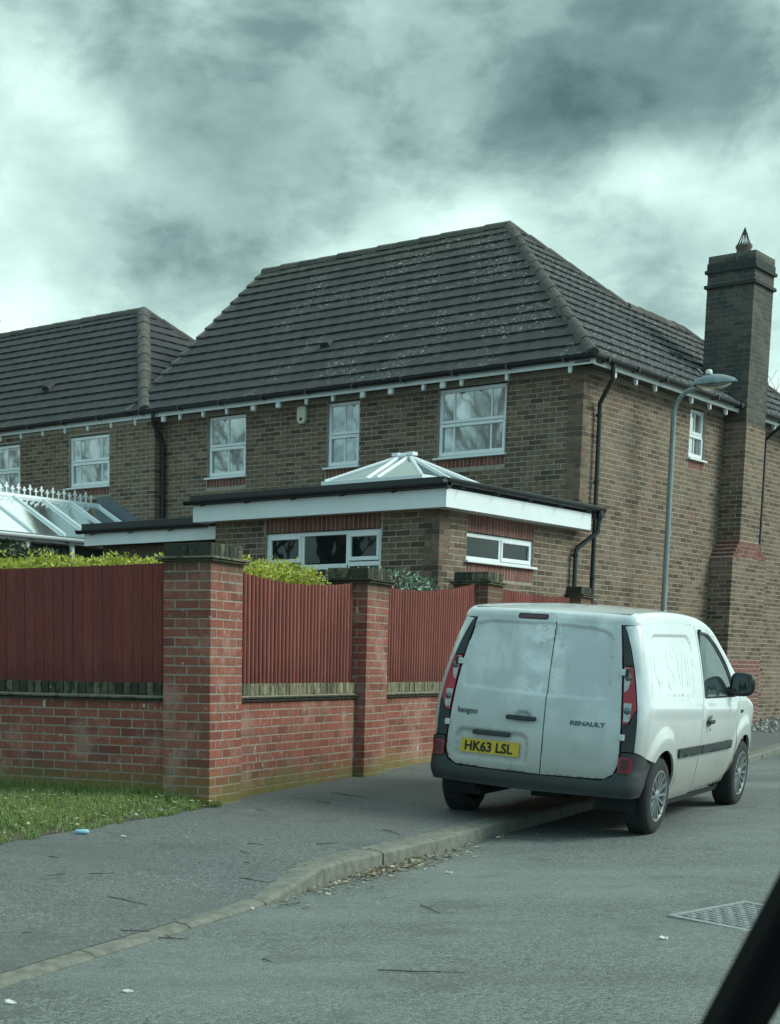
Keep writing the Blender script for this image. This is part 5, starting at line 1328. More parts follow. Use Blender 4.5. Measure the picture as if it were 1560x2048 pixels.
    # ---- side mouldings, handle, mirror, fuel flap line, trim at the foot of the window
    for (pa, pb) in (((1.14, .600), (1.835, .595)), ((1.86, .594), (2.90, .590))):
        pm = rounded([(pa[0], pa[1] - .0), (pb[0], pb[1]), (pb[0], pb[1] + .075), (pa[0], pa[1] + .075)], .012)
        for mi in (False, True): panel('side_moulding', pm, sideP, TRIM, step=.03, off=.020, mirror=mi, rim=.02, disp=lambda q, z: dside(q, z))
    hp = sideP(2.0, .875, .0)
    m = MB(); m.tube([(hp.x + .028, 1.925, .868), (hp.x + .04, 1.99, .870), (hp.x + .028, 2.075, .872)], [.014, .019, .014], 10); m.box(hp.x - .01, hp.x + .03, 1.93, 1.95, .86, .88); m.box(hp.x - .01, hp.x + .03, 2.05, 2.07, .86, .88); m.build('door_handle', BLACKP, dr, smooth=True, auto=40)
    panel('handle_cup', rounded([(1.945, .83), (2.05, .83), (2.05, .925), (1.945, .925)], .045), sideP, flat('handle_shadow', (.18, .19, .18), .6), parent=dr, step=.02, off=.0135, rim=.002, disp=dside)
    m = MB(); m.lathe([(0, .0), (.013, .001), (.013, .006)], 12, 'x', (hp.x + .014, 2.0, .80)); m.build('lock', flat('lock_metal', (.6, .6, .58), .25, metal=.8), dr)
    for s, nm in ((1, 'r'), (-1, 'l')):
        mp_ = sideP(2.80, 1.10, 0)
        bm = bmesh.new(); bmesh.ops.create_uvsphere(bm, u_segments=24, v_segments=14, radius=1)
        for v in bm.verts:
            x, y_, z = v.co; sg = lambda t, e: math.copysign(abs(t) ** e, t)
            v.co = Vector((sg(x, .62) * .115, sg(y_, .75) * .075 * (1 if y_ > 0 else .55), sg(z, .68) * .108 * (1.0 - .12 * (x))))
        me = bpy.data.meshes.new('door_mirror'); bm.to_mesh(me); bm.free(); me.polygons.foreach_set('use_smooth', [True] * len(me.polygons)); me.materials.append(BLACKP)
        mo = link('door_mirror', me, None, van, loc=(s * (mp_.x + .105), 2.72, 1.185)); mo.scale = (s, 1, 1)
        m = MB(); m.tube([(s * (mp_.x - .05), 2.74, 1.10), (s * (mp_.x + .0), 2.74, 1.11), (s * (mp_.x + .08), 2.74, 1.14)], [.060, .050, .050], 10); ar_ = m.build('mirror_arm', BLACKP, van, smooth=True)
        m = MB(); m.prism(rounded([(s * (mp_.x + .02), 1.10), (s * (mp_.x + .20), 1.11), (s * (mp_.x + .20), 1.26), (s * (mp_.x + .03), 1.27)], .03), 2.676, 2.681, 'xz'); m.build('mirror_glass', m_glass('mirror_glass' + nm, (.02, .025, .025), .06), van)
    # faint ghosted marks left by old signwriting on the pressed side panel: a shield, a big S, strokes and a base line
    gh = MT('ghosted_marking'); gh.color((.735, .755, .755)).set(Roughness=.45, Specular_IOR_Level=.4); gh = gh.m
    sh_ = rounded([(.50, 1.47), (.62, 1.50), (.74, 1.47), (.73, 1.30), (.62, 1.17), (.51, 1.30)], .03)
    panel('ghost_marking', sh_, sideP, gh, step=.03, off=.0012, disp=dside, rim=.0008)
    S_ = [(1.02, 1.44), (.96, 1.49), (.86, 1.46), (.85, 1.39), (.93, 1.34), (1.01, 1.29), (1.0, 1.21), (.90, 1.18), (.83, 1.23)]
    so = []; 
    for k_, s2 in ((range(len(S_)), 1), (range(len(S_) - 1, -1, -1), -1)):
        for i in k_:
            a_, b_ = Vector(S_[max(i - 1, 0)]), Vector(S_[min(i + 1, len(S_) - 1)]); t_ = (b_ - a_).normalized(); so.append((S_[i][0] - t_.y * .022 * s2, S_[i][1] + t_.x * .022 * s2))
    panel('ghost_marking', so, sideP, gh, step=.025, off=.0012, disp=dside, rim=.0008)
    for xa_, za_, xb_, zb_ in ((1.08, 1.48, 1.28, 1.48), (1.16, 1.46, 1.18, 1.20), (1.24, 1.19, 1.31, 1.47), (1.38, 1.47, 1.40, 1.19), (1.47, 1.46, 1.47, 1.19), (.82, 1.13, 1.50, 1.12)):
        t_ = Vector((xb_ - xa_, zb_ - za_)).normalized() * .014; n_ = (-t_.y, t_.x)
        panel('ghost_marking', [(xa_ + n_[0], za_ + n_[1]), (xb_ + n_[0], zb_ + n_[1]), (xb_ - n_[0], zb_ - n_[1]), (xa_ - n_[0], za_ - n_[1])], sideP, gh, step=.03, off=.0012, disp=dside, rim=.0008)
    bp = sideP(3.2, .92, .004); m = MB(); m.box(bp.x - .003, bp.x + .004, 3.16, 3.24, .905, .935); m.build('repeater', BLACKP, van, bevel=.004)
    # ---- wheels
    for (wx, wy) in ((.80, .70), (-.80, .70), (.80, 3.397), (-.80, 3.397)):
        s = 1 if wx > 0 else -1; w = empty('wheel', (wx * 1.0, wy, .315), 0, van)
        m = MB(); prof = [(.205, -.10), (.245, -.105), (.285, -.100), (.305, -.085), (.316, -.05), (.318, 0), (.316, .05), (.305, .085), (.285, .100), (.245, .105), (.205, .10)]
        m.lathe(prof, 48, 'x'); m.build('tyre', RUB, w, smooth=True)
        m = MB()
        for k in range(60):
            a = 2 * math.pi * k / 60; ca, sa = math.cos(a), math.sin(a)
            for xo in (-.055, .0, .055):
                r0 = .3165; m.add([(xo - .022, (r0) * math.cos(a + d1), (r0) * math.sin(a + d1)) for d1 in (-.035, .035)] + [(xo + .022, r0 * math.cos(a + d1), r0 * math.sin(a + d1)) for d1 in (.045, -.025)] + [(xo - .022, (r0 + .004) * math.cos(a + d1), (r0 + .004) * math.sin(a + d1)) for d1 in (-.03, .03)] + [(xo + .022, (r0 + .004) * math.cos(a + d1), (r0 + .004) * math.sin(a + d1)) for d1 in (.04, -.02)], [(4, 5, 6, 7), (0, 1, 5, 4), (1, 2, 6, 5), (2, 3, 7, 6), (3, 0, 4, 7)])
        m.build('tread', RUB, w)
        m = MB(); f = s
        m.lathe([(.212, f * .098), (.206, f * .105), (.196, f * .100), (.190, f * .085), (.185, f * .05)], 40, 'x'); m.build('rim', RIM, w, smooth=True)
        m = MB(); m.lathe([(.19, f * .045), (.0, f * .045)], 24, 'x'); m.build('wheel_disc', DARK, w)
        m = MB()
        for k in range(14):
            a = 2 * math.pi * k / 14
            def pt(rr, da, xo): return (f * xo, rr * math.cos(a + da), rr * math.sin(a + da))
            m.add([pt(.05, -.16, .088), pt(.05, .16, .088), pt(.195, .045, .100), pt(.195, -.045, .100), pt(.05, -.2, .07), pt(.05, .2, .07), pt(.195, .065, .08), pt(.195, -.065, .08)], [(0, 1, 2, 3), (0, 4, 5, 1), (1, 5, 6, 2), (3, 2, 6, 7), (0, 3, 7, 4)])
        m.build('spokes', RIM, w)
        m = MB(); m.lathe([(0, f * .100), (.03, f * .100), (.045, f * .094), (.058, f * .086), (.06, f * .06)], 20, 'x'); m.build('hub_cap', RIM, w, smooth=True)
        m = MB()
        for a0 in range(16):
            pass
        # wheel well
        V = []; F = []; n = 20
        for k in range(n + 1):
            a = -.3 + (math.pi + .6) * k / n; cy, cz = wy + (ar + .012) * math.cos(a), .315 + (ar + .012) * math.sin(a)
            V += [(s * .83, cy, cz), (s * .50, cy, cz)]
        for k in range(n): F.append((2 * k, 2 * k + 1, 2 * k + 3, 2 * k + 2))
        F.append(tuple(2 * k + 1 for k in range(n + 1))); link('wheel_well', mesh('wheel_well', V, F), DARK, van)
    return van
VAN = build_van()
# ------------------------------------------------------------------ street furniture
def lamp_post():
    bx, by = 5.80, 24.4; zb = zpave(bx, by)
    e = empty('lamp_post', (bx, by, 0), GA - R(90)); tag(e, 'tall grey steel street lamp with a curved arm, behind the van roof', 'street lamp')
    m = MB(); m.tube([(0, 0, zb - .05), (0, 0, 1.5), (0, 0, 1.52), (0, 0, 5.05)], [.070, .070, .045, .040], 16); pts = []
    m2 = MB(); R_ = .31
    for k in range(10):
        a = R(92) * k / 9; pts.append((R_ * (1 - math.cos(a)), 0, 5.05 + R_ * math.sin(a) * 1.16))
    pts.append((.40, 0, 5.42)); m2.tube(pts, .036, 14); m.build('column', GALV, e, smooth=True, auto=50); m2.build('arm', GALV, e, smooth=True, auto=50)
    # lantern: long shallow body, thick in the middle
    n = 18; V = []; F = []; S = 14
    for i in range(n + 1):
        t = i / n; x = .29 + .64 * t; h = .165 * math.sin(math.pi * min(1, .07 + t * .90)) ** .55 * (1 - .25 * t); w = .15 * math.sin(math.pi * min(1, .12 + t * .82)) ** .6
        for k in range(S + 1):
            a = math.pi * k / S; V.append((x, w * math.cos(a), 5.455 + h * math.sin(a) + .02 * t))
    for i in range(n):
        for k in range(S): F.append((i * (S + 1) + k, (i + 1) * (S + 1) + k, (i + 1) * (S + 1) + k + 1, i * (S + 1) + k + 1))
    F += [tuple(range(S, -1, -1)), tuple(n * (S + 1) + k for k in range(S + 1))]
    ln = link('lantern', mesh('lantern', V, F, True), flat('lantern_grey', (.24, .30, .31), .45, var=.5, scale=10), e)
    V = []; F = []
    for i in range(n + 1):
        t = i / n; x = .33 + .52 * t; h = .095 * math.sin(math.pi * min(1, .05 + t * .9)) ** .7; w = .12 * math.sin(math.pi * min(1, .1 + t * .82)) ** .6
        for k in range(9): a = math.pi * k / 8; V.append((x, w * math.cos(a), 5.458 - h * math.sin(a) + .02 * t))
    for i in range(n):
        for k in range(8): F.append((i * 9 + k, i * 9 + k + 1, (i + 1) * 9 + k + 1, (i + 1) * 9 + k))
    link('lamp_bowl', mesh('lamp_bowl', V, F, True), m_glass('lamp_bowl', (.16, .15, .14), .12, .1), ln)
    m = MB(); m.lathe([(.052, 0), (.055, .02), (.048, .055), (.025, .072), (0, .076)], 16, 'z', (.50, 0, 5.61)); m.build('photocell', flat('photocell', (.72, .74, .68), .4), ln, smooth=True)
    m = MB(); m.tube([(.41, 0, 5.63), (.33, -.02, 5.70)], .006, 5); m.build('spike', flat('spike_white', (.5, .52, .5), .5), ln)
    # number strip on the street side of the column
    V = []; F = []; rr = .0765; a0, a1 = R(-62), R(0)
    zz = (1.52 - .0, 2.02); rr = .0455
    zz = (1.60, 2.08)
    for k in range(9):
        a = a0 + (a1 - a0) * k / 8; V += [(rr * math.cos(a), rr * math.sin(a), zz[0]), (rr * math.cos(a), rr * math.sin(a), zz[1])]
    for k in range(8): F.append((2 * k, 2 * k + 2, 2 * k + 3, 2 * k + 1))
    st = link('number_strip', mesh('number_strip', V, F, True), flat('strip_white', (.62, .64, .58), .5), e)
    ink = flat('strip_ink', (.02, .02, .02), .5)
    for i in range(9):
        z = 2.03 - i * .052; ring = i in (4, 7); m = MB()
        for k in range(8 if ring else 3):
            aa = 2 * math.pi * k / 8; c = R(-22) + (.30 * math.cos(aa) if ring else (-.22 + .22 * k)); dz = .018 * math.sin(aa) if ring else (.012 if k == 1 else -.006)
            q = Vector(((rr + .0012) * math.cos(c), (rr + .0012) * math.sin(c), z + dz)); tt = Vector((-math.sin(c), math.cos(c), 0)) * .006
            m.add([q - tt + Vector((0, 0, -.007)), q + tt + Vector((0, 0, -.007)), q + tt + Vector((0, 0, .007)), q - tt + Vector((0, 0, .007))], [(0, 1, 2, 3)])
        m.build('numeral', ink, st)
lamp_post()
def manhole():
    c = Vector((2.50, 8.22)); z = zroad(c.x, c.y)
    # directions measured on the road: left corner, far corner, near corner
    e = empty('manhole_cover', (c.x, c.y, z), 0); tag(e, 'square cast iron manhole cover with raised tread in the road', 'manhole cover')
    l, t, b = Vector((2.065, 8.249)) - c, Vector((2.62, 8.70)) - c, Vector((2.40, 7.72)) - c
    u = (t - l); v = (b - l); IRON = flat('cast_iron', (.34, .37, .36), .42, metal=.25, var=.5, scale=18, bump=.4)
    e.rotation_euler = (math.atan(.013), math.atan(-.02), 0)
    def q(a, bb, zz): p = l + u * a + v * bb; return (p.x, p.y, zz)
    m = MB()
    def slab(m, a0, a1, b0, b1, z0, z1): m.add([q(a0, b0, z0), q(a1, b0, z0), q(a1, b1, z0), q(a0, b1, z0), q(a0, b0, z1), q(a1, b0, z1), q(a1, b1, z1), q(a0, b1, z1)], [(3, 2, 1, 0), (4, 5, 6, 7), (0, 1, 5, 4), (1, 2, 6, 5), (2, 3, 7, 6), (3, 0, 4, 7)])
    f = .055
    slab(m, 0, 1, 0, f, -.05, .008); slab(m, 0, 1, 1 - f, 1, -.05, .008); slab(m, 0, f, f, 1 - f, -.05, .008); slab(m, 1 - f, 1, f, 1 - f, -.05, .008); m.build('frame', IRON, e)
    m = MB(); slab(m, f + .01, 1 - f - .01, f + .01, 1 - f - .01, -.05, .001); m.build('cover', flat('tread_shade_iron', (.13, .145, .14), .5, metal=.3, var=.5, scale=20), e)  # cover darker than its bars: shade between the treads is painted in
    n = 11
    for i in range(n):
        for j in range(n):
            a = f + .03 + (1 - 2 * f - .06) * (i + .5) / n; bb = f + .03 + (1 - 2 * f - .06) * (j + .5) / n; w, h = (.034, .012) if (i + j) % 2 else (.012, .034)
            m = MB(); slab(m, a - w, a + w, bb - h, bb + h, .0, .009); m.build('tread_bar', IRON, e)
manhole()

# ------------------------------------------------------------------ foliage
def leaf_mesh(pts, size, rs, elong=2.2, droop=.3):
    """numpy leaf cards: a folded pair of triangles per leaf, random orientation"""
    n = len(pts); d = rs.normal(size=(n, 3)); d /= np.linalg.norm(d, axis=1)[:, None]; d[:, 2] = d[:, 2] * .7 + droop
    d /= np.linalg.norm(d, axis=1)[:, None]; s = np.cross(d, rs.normal(size=(n, 3))); s /= np.linalg.norm(s, axis=1)[:, None]; u = np.cross(s, d)
    L_ = size * rs.uniform(.6, 1.3, n)[:, None]; W = L_ / elong
    a = pts; b = pts + d * L_ * .5 + s * W * .5 + u * W * .15; c = pts + d * L_; e = pts + d * L_ * .5 - s * W * .5 + u * W * .15
    V = np.stack([a, b, c, e], 1).reshape(-1, 3); i = np.arange(n) * 4
    F = np.concatenate([np.stack([i, i + 1, i + 2], 1), np.stack([i, i + 2, i + 3], 1)])
    return V, F
def np_mesh(name, V, F, mat, parent=None, smooth=False):
    me = bpy.data.meshes.new(name); V = np.asarray(V, dtype=np.float32); F = np.asarray(F, dtype=np.int32); k = F.shape[1]
    me.vertices.add(len(V)); me.vertices.foreach_set('co', V.ravel()); me.loops.add(F.size); me.loops.foreach_set('vertex_index', F.ravel()); me.polygons.add(len(F))
    me.polygons.foreach_set('loop_start', np.arange(len(F), dtype=np.int32) * k); me.update(calc_edges=True); me.materials.append(mat)
    if smooth: me.polygons.foreach_set('use_smooth', [True] * len(F))
    return link(name, me, None, parent)
GOLD = m_leaf('golden_leaf', [(.14, .17, .02), (.34, .38, .05), (.54, .55, .09), (.68, .64, .16)], .45, .3)
VAR = m_leaf('pale_grey_leaf', [(.03, .055, .03), (.07, .12, .06), (.22, .30, .22), (.38, .46, .36)], .35, .1)
REDL_ = m_leaf('purple_leaf', [(.10, .035, .03), (.16, .06, .05), (.24, .12, .09)], .4, .1)
DKG = m_leaf('dark_green_leaf', [(.02, .035, .015), (.04, .065, .025), (.075, .10, .045)], .4, .1)
TWIG = flat('twig_bark', (.085, .073, .056), .9, var=.4, scale=20)
def bush(name, label, cat, frame, box, n, size, mat, seed, top=None, elong=2.2, extra=None):
    """box in the garden frame: a0, a1 along, w0, w1 across (negative is inside the garden), z0, z1"""
    rs = np.random.RandomState(seed); a0, a1, w0, w1, z0, z1 = box
    e = empty(name, frame(a0 * .5 + a1 * .5, w0 * .5 + w1 * .5)); tag(e, label, cat)
    a = rs.uniform(a0, a1, n); w = rs.uniform(w0, w1, n); t = rs.uniform(0, 1, n) ** .55
    bump_ = .030 * np.sin(a * 5.1 + seed) + .025 * np.sin(a * 13.3 + w * 9) + rs.normal(0, .020, n)
    zt = (np.array([top(x) for x in a]) if top else z1) + bump_ - .25 * ((w - (w0 + w1) / 2) / (w1 - w0)) ** 2
    z = z0 + (zt - z0) * t
    P = np.stack([G0.x + GS.x * a + GN.x * w, G0.y + GS.y * a + GN.y * w, z], 1) - np.array([e.location.x, e.location.y, 0])
    V, F = leaf_mesh(P, size, rs, elong); np_mesh('foliage', V, F, mat, e)
    if extra:
        m2, frac, cond = extra; k = cond(a, z); V, F = leaf_mesh(P[k] + rs.normal(0, .02, (k.sum(), 3)), size, rs, elong); np_mesh('foliage', V, F, m2, e)
    m = MB()
    for i in range(int((a1 - a0) * 9)):
        q = rs.uniform(a0, a1), rs.uniform(w0 + .1, w1 - .1); p = G0 + GS * q[0] + GN * q[1] - Vector(e.location[:2]); h = z1 * .93
        m.tube([(p.x, p.y, z0 - .4), (p.x + rs.uniform(-.1, .1), p.y, z0 + .3), (p.x + rs.uniform(-.2, .2), p.y + rs.uniform(-.2, .2), h)], [.012, .008, .003], 4)
    m.build('stems', TWIG, e)
    return e
gf = lambda a, w: (*(G0 + GS * a + GN * w)[:2], 0)
bush('hedge', 'golden green hedge showing above the board fence at the left', 'hedge', gf, (.30, 1.25, -4.2, -.62, 1.5, 2.045), 26000, .046, GOLD, 1, elong=2.0,
     top=None)
bush('hedge', 'golden green hedge behind the slatted panel by the corner pillar', 'hedge', gf, (.72, 2.95, -1.15, -.30, 1.5, 2.02), 20000, .044, GOLD, 2, top=lambda x: 2.055 + .01 * (x - .7), elong=2.0)
bush('shrub', 'pale grey leafed shrub with purple shoots behind the second slatted panel', 'shrub', gf, (4.1, 6.6, -1.2, -.32, 1.5, 2.15), 8000, .055, VAR, 3, top=lambda x: 2.06 + .15 * math.exp(-((x - 5.3) / .9) ** 2), elong=2.4,
     extra=(REDL_, 1, lambda a, z: (a < 5.0) & (z < 2.12)))
bush('shrub', 'dark green bush in front of the conservatory at the left edge', 'shrub', gf, (5.4, 6.6, -7.4, -5.7, 1.2, 2.62), 6500, .08, DKG, 4)

def grass():
    rs = np.random.RandomState(5); n = 105000
    a = -3.6 + 3.9 * rs.uniform(0, 1, n); w = .06 - 2.6 * rs.uniform(0, 1, n) ** 1.15
    edge = .035 + .05 * np.sin(a * 6.3) + .04 * np.sin(a * 17.1); k = w < edge; a, w = a[k], w[k]
    dens = .5 + .5 * np.sin(a * 6.7 + np.sin(w * 9)) * np.sin(w * 8.3 + 1.7 * np.sin(a * 5.1)) + .3 * np.sin(a * 21 + w * 17) * np.sin(w * 19 - a * 7); k = rs.uniform(0, 1, len(a)) < np.clip(.12 + 1.0 * dens, .05, 1); a, w = a[k], w[k]
    k = ~((a > -.02) & (w < -.0) & (w > -.46)); a, w = a[k], w[k]; k = a < .12 + np.where(w < -.44, .0, 0); a, w = a[k], w[k]
    x = G0.x + GS.x * a + GN.x * w; y = G0.y + GS.y * a + GN.y * w
    z = -.015 + .006 * np.minimum(a, 0) - .055 * np.clip(w, -.5, 1) + .004 + np.clip(-w / .3, 0, 1) * .02
    h = rs.uniform(.016, .050, len(x)) * (1 + 1.0 * np.exp(-((a - .02) / .16) ** 2)) * np.clip(1.2 - .5 * np.exp(-((w + .05) / .1) ** 2), .5, 2); ang = rs.uniform(0, 6.283, len(x)); lean = rs.uniform(.1, 1.0, len(x)) * h; bw = rs.uniform(.0022, .0042, len(x))
    lx, ly = np.cos(ang) * lean, np.sin(ang) * lean; sx, sy = -np.sin(ang) * bw, np.cos(ang) * bw
    A = np.stack([x - sx, y - sy, z], 1); B_ = np.stack([x + sx, y + sy, z], 1); Cc = np.stack([x + lx, y + ly, z + h], 1)
    V = np.stack([A, B_, Cc], 1).reshape(-1, 3); F = np.arange(len(V)).reshape(-1, 3)
    GR = m_leaf('grass_blade', [(.07, .12, .025), (.13, .22, .04), (.20, .32, .065), (.30, .36, .12), (.30, .25, .14)], .6, .2)
    o = np_mesh('grass', V, F, GR); tag(o, 'short patchy green grass along the foot of the brick wall', 'grass', kind='stuff')
grass()
DEADL = m_leaf('dead_leaf', [(.10, .075, .045), (.20, .16, .10), (.34, .29, .20), (.50, .46, .36)], .7)
def litter(name, label, n, place, size, seed, cat='leaves'):
    rs = np.random.RandomState(seed); P = np.array([place(rs) for _ in range(n)]); V, F = leaf_mesh(P, size, rs, 1.7, droop=.05)
    V = V.reshape(-1, 4, 3); c = P[:, None, :]; V = c + (V - c) * np.array([1, 1, .45]); V[:, :, 2] = np.maximum(V[:, :, 2], c[:, :, 2] + .002)
    tag(np_mesh(name, V.reshape(-1, 3), F, DEADL), label, cat, kind='stuff')
def pg(rs): a, w = rs.uniform(-3.4, .1), .03 - 2.2 * rs.uniform(0, 1) ** 1.4; p = G0 + GS * a + GN * w; return (p.x, p.y, zlawn(p.x, p.y) + rs.uniform(.02, .05))
def pk(rs):
    a = rs.choice([rs.normal(-1.1, .5), rs.uniform(-3.0, 1.6)], p=[.75, .25]); w = kw(a) + .075 + abs(rs.normal(0, .11)); p = G0 + GS * a + GN * w; return (p.x, p.y, zroad(p.x, p.y) + .006 + rs.uniform(0, .02) * (w < kw(a) + .2))
litter('fallen_leaves', 'pale dead leaves scattered over the grass verge', 1100, pg, .045, 11)
litter('fallen_leaves', 'drift of brown dead leaves in the gutter against the kerb', 900, pk, .046, 12)
litter('fallen_leaves', 'dead leaf scraps on the pavement along the wall foot', 60, lambda rs: (lambda p: (p.x, p.y, zpave(p.x, p.y) + .004))(G0 + GS * rs.uniform(-2, 7) + GN * rs.choice([rs.uniform(0, .12), rs.uniform(.1, 1.9)])), .035, 13)
litter('moss_crumbs', 'pale crumbs and leaf scraps on the top of the kerb', 60, lambda rs: (lambda a: (lambda p: (p.x, p.y, zpave(p.x, p.y) + .008))(G0 + GS * a + GN * (kw(a) - .05 + rs.normal(0, .035))))(rs.uniform(-2.3, 2)), .03, 14, 'debris')
# single twigs, a crushed can and paper scraps, placed where they lie
def groundpt(px, py, fn):
    z = 0.0
    for _ in range(40): r_ = ray(px, py); t = (z - CAMZ) / r_.z; q = r_ * t; z = .5 * z + .5 * fn(q.x, q.y)
    return Vector((q.x, q.y, z))
TW = [(178, 1750, 228, 1749, 'p'), (480, 1703, 500, 1710, 'p'), (494, 1689, 528, 1691, 'p'), (480, 1759, 540, 1767, 'p'), (216, 1796, 296, 1812, 'p'), (240, 1863, 302, 1866, 'p'), (318, 1878, 378, 1881, 'r'), (488, 1727, 500, 1729, 'p'), (634, 1605, 662, 1607, 'p'), (758, 1943, 932, 1949, 'r'),
      (525, 1921, 545, 1926, 'r'), (660, 1587, 742, 1598, 'p'), (840, 1812, 880, 1828, 'r'), (766, 1660, 802, 1672, 'p'), (98, 1715, 118, 1718, 'p'), (44, 1869, 66, 1868, 'p'), (514, 1620, 530, 1624, 'p'), (632, 1690, 680, 1687, 'p'), (130, 1750, 84, 1756, 'p'), (600, 1809, 560, 1812, 'r')]
labs = ['short straight twig on the pavement, lowest of those left of the grass edge', 'small dark twig on the pavement below the brick wall bay', 'short forked twig right of that small one, on the pavement', 'dark twig on the pavement just above the dropped kerb', 'long thin curved twig in the middle of the pavement', 'dark twig lying across the inner edge of the dropped kerb', 'twig on the road side of the dropped kerb', 'tiny dark twig above the start of the raised kerb', 'pale thin twig close under the foot of the second pillar', 'longest straight twig, in the road at the bottom centre', 'stubby dark twig in the road at the bottom, left of the longest one', 'long thin twig on the pavement between the two pillars', 'slanting twig in the road right of the gutter leaves', 'dark twig on the pavement just behind the van', 'short twig on the pavement near the blue litter', 'very short twig at the far left of the pavement', 'little twig on the pavement right of the corner pillar foot', 'thin level twig on the pavement left of the kerb stones', 'thin twig at the left of the pavement below the litter', 'small twig beside the lowest kerb stone in the road']
for i, (xa, ya, xb, yb, s) in enumerate(TW):
    fn = zpave if s == 'p' else zroad; a, b = groundpt(xa, ya, fn), groundpt(xb, yb, fn); m = MB(); k = 5; pts = []
    for j in range(k + 1): q = a.lerp(b, j / k); off = rnd.uniform(-.012, .012) * (b - a).length * 2; pts.append((q.x + off, q.y + off, q.z + .006 + rnd.uniform(0, .004)))
    m.tube(pts, [.0030, .0034, .003, .0027, .0022, .0015], 5)
    if (b - a).length > .15: mid = Vector(pts[2]); m.tube([mid, mid + Vector((rnd.uniform(-.05, .05), rnd.uniform(.04, .10), .006))], [.003, .001], 4)
    o = m.build('twig', TWIG); o['category'] = 'twig'; o['group'] = 'twigs lying on the road and pavement'
    o['label'] = labs[i]
c = groundpt(163, 1669, zpave); m = MB(); m.tube([(c.x - .045, c.y, c.z + .018), (c.x - .038, c.y, c.z + .02), (c.x + .04, c.y + .015, c.z + .018), (c.x + .05, c.y + .017, c.z + .014)], [.010, .017, .018, .010], 10)
tag(m.build('litter', flat('pale_blue_plastic', (.28, .50, .62), .4), smooth=True), 'small pale blue plastic litter at the grass edge', 'litter')
SCR = [(245, 1674, 'p', 'white scrap of paper on the pavement below the grass'), (896, 1747, 'r', 'white torn paper scrap in the road behind the van'), (255, 1985, 'r', 'white oblong scrap of paper at the bottom left of the road'), (20, 2008, 'r', 'pale curled strip at the bottom left corner'), (1327, 1879, 'r', 'tiny white scrap in front of the manhole cover'), (502, 1819, 'r', 'white leaf scrap beside the dropped kerb'), (655, 1790, 'r', 'white leaf scrap in the road by the kerb end')]
WH = flat('white_scrap', (.6, .6, .55), .7)
for (px, py, s, lab) in SCR:
    c = groundpt(px, py, zpave if s == 'p' else zroad); k = 7; r_ = .019; pl = [(r_ * rnd.uniform(.6, 1.2) * math.cos(6.283 * j / k) * 1.3, r_ * rnd.uniform(.6, 1.2) * math.sin(6.283 * j / k)) for j in range(k)]
    V = [(c.x + x, c.y + y, c.z + .006 + rnd.uniform(0, .012)) for x, y in pl] + [(c.x + x, c.y + y, c.z + .003) for x, y in pl]
    F = [tuple(range(k)), tuple(range(2 * k - 1, k - 1, -1))] + [(j, (j + 1) % k, (j + 1) % k + k, j + k) for j in range(k)]
    tag(link('paper_scrap', mesh('paper_scrap', V, F), WH), lab, 'litter')
# stones at the foot of the chimney
rs = np.random.RandomState(21); STN = m_leaf('stones', [(.12, .12, .11), (.22, .22, .20), (.36, .36, .33)], .9); V = []; F = []
for i in range(420):
    a, w = rs.uniform(15.5, 22), rs.uniform(.2, 2.1); p = G0 + GS * a + GN * w; z = zpave(p.x, p.y) + .01; r_ = rs.uniform(.03, .07); n = len(V); q = rs.normal(0, 1, (8, 3))
    c = [(1, 0, 0), (0, 1, 0), (-1, 0, 0), (0, -1, 0), (0, 0, .8), (.7, .7, .3), (-.7, -.7, .3)]
    for k, cc in enumerate(c): s_ = r_ * rs.uniform(.7, 1.25); V.append((p.x + cc[0] * s_, p.y + cc[1] * s_, z + cc[2] * s_))
    F += [(n, n + 1, n + 4), (n + 1, n + 2, n + 4), (n + 2, n + 3, n + 4), (n + 3, n, n + 4)]
tag(link('cobbles', mesh('cobbles', V, F), STN), 'loose pale stones at the foot of the chimney breast', 'stones', kind='stuff')

# ------------------------------------------------------------------ bare trees
def tree(name, label, base, H, seed, spread=.9, depth=6, r0=.2, group=None, fine=1):
    r_ = random.Random(seed); e = empty(name, base); tag(e, label, 'tree', group); tr = MB(); tw = MB()
    def grow(p, d, ln, rad, k):
        pts = [p]; q = p; dd = d.copy(); n = 4
        for i in range(n):
            dd = (dd + Vector((r_.uniform(-.16, .16), r_.uniform(-.16, .16), r_.uniform(-.03, .10)))).normalized(); q = q + dd * ln / n; pts.append(q)
        rr = [rad * (1 - .42 * i / n) for i in range(n + 1)]
        (tr if k >= depth - 1 else tw).tube(pts, rr, 8 if k >= depth - 1 else (4 if k > 1 else 3), cap=False)
        if k <= 0: return
        nb = 3 if k > depth - 2 else r_.choice([2, 3, 3])
        for i in range(nb + fine):
            t = r_.uniform(.35, 1.0) if i else 1.0; b = pts[min(n, int(t * n))]; ax = Vector((r_.uniform(-1, 1), r_.uniform(-1, 1), r_.uniform(-.2, .5))).normalized()
            nd = (dd * (1.0 - .25 * spread) + ax * spread * .75 + Vector((0, 0, .12))).normalized(); grow(b, nd, ln * r_.uniform(.62, .82), rad * .56, k - 1)
    grow(Vector((0, 0, 0)), Vector((r_.uniform(-.05, .05), r_.uniform(-.05, .05), 1)), H * .30, r0, depth)
    tr.build('trunk', TWIG, e, smooth=True); tw.build('crown', TWIG, e)
    return e
tree('bare_tree', 'bare pale tree behind the house at the right edge of the roof', (19.0, 52, 0), 15.0, 31, depth=5, r0=.22, group='bare trees round the houses', fine=2)
tree('bare_tree', 'bare tree whose twigs just top the left neighbour roof', (-11.8, 52, 0), 14.2, 32, depth=5, r0=.2, group='bare trees round the houses')
tree('bare_tree', 'bare tree peeping up in the dip between the two roofs', (-3.4, 50, 0), 13.0, 33, depth=5, r0=.18, group='bare trees round the houses')
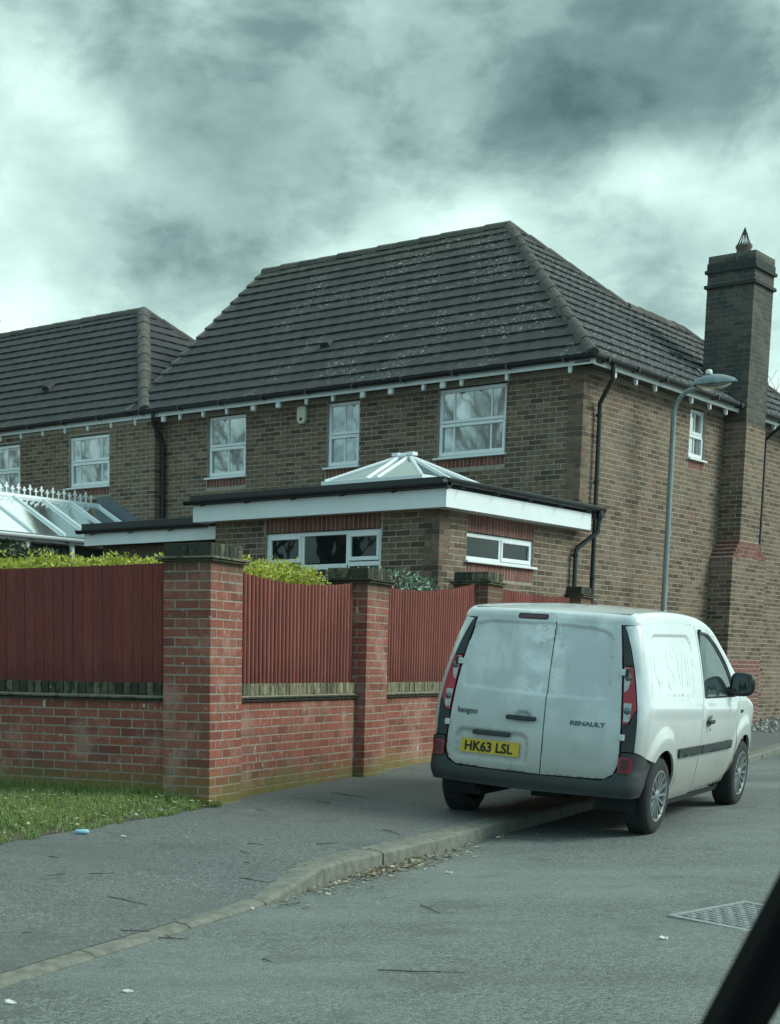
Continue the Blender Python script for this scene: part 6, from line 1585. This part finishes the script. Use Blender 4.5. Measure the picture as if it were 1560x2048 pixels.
for i, (x, y, h, lab) in enumerate([(-15, 18.0, 13.5, 'bare street tree across the green, mirrored in the largest upstairs window'), (-17, 21.5, 13, 'bare tree by the neighbour garden, mirrored in the middle window'), (-19.5, 25, 14, 'bare tree far left of the neighbour garden, mirrored in the left window'), (-23, 28.5, 14, 'bare tree beyond the neighbour house, mirrored in its own window'), (-20, 15.5, 14, 'second bare tree across the green behind the first'), (-14, 7, 13, 'bare tree on the verge left of the camera car')]):
    tree('bare_tree', lab, (x, y, 0), h, 50 + i, depth=6, r0=.26, group='bare trees round the houses', fine=0)

# ------------------------------------------------------------------ silver car beyond the house corner
def far_car():
    e = empty('parked_car', (12.35, 35.2, .36), R(-20)); tag(e, 'silver car parked beyond the chimney at the right edge', 'car'); S = flat('silver_paint', (.42, .45, .46), .25, metal=.5)
    prof = [(-2.1, .35), (-2.15, .6), (-2.05, .9), (-1.7, .98), (-1.2, 1.38), (.3, 1.42), (1.0, 1.0), (1.9, .85), (2.1, .6), (2.1, .35)]
    m = MB(); m.prism(prof, -.85, .85, 'xz'); m.build('body', S, e, bevel=.08)
    m = MB(); m.prism([(-1.55, 1.0), (-1.15, 1.32), (.25, 1.36), (.85, 1.0)], -.86, .86, 'xz'); m.build('side_window', PANED, e)
    for x in (-1.3, 1.3):
        for y in (-.8, .8):
            m = MB(); m.lathe([(0, -.1), (.2, -.1), (.31, -.09), (.31, .09), (.2, .1), (0, .1)], 24, 'y', (x, y, .31)); w = m.build('wheel', MATS['tyre_rubber'], e, smooth=True, auto=40)
far_car()
# ------------------------------------------------------------------ window pillar of the car the photograph is taken from
def cab_pillar():
    d = .72; a, b, c_, g = ray(1592, 1770) * d, ray(1434, 2070) * d, ray(1650, 1880) * d, ray(1540, 2070) * d
    o = Vector((0, 0, CAMZ)); e = MB(); dn = (b - a).normalized(); top = a - dn * .35; bot = b + dn * .10; topc = c_ - (g - c_).normalized() * .33; botg = g + (g - c_).normalized() * .10; bk = Vector((.006, .05, 0))
    V = [o + p for p in (top, a, b, bot, botg, g, c_, topc)]; V += [v + bk for v in V]; n = 8
    F = [tuple(range(n)), tuple(range(2 * n - 1, n - 1, -1))] + [(i, i + n, (i + 1) % n + n, (i + 1) % n) for i in range(n)]
    m = MB(); m.add(V, F); ob = m.build('car_window_pillar', flat('pillar_black', (.0015, .002, .0025), .9, spec=.1), bevel=.01)
    tag(ob, 'blurred black window pillar of the car at the lower right corner', 'car pillar')
cab_pillar()
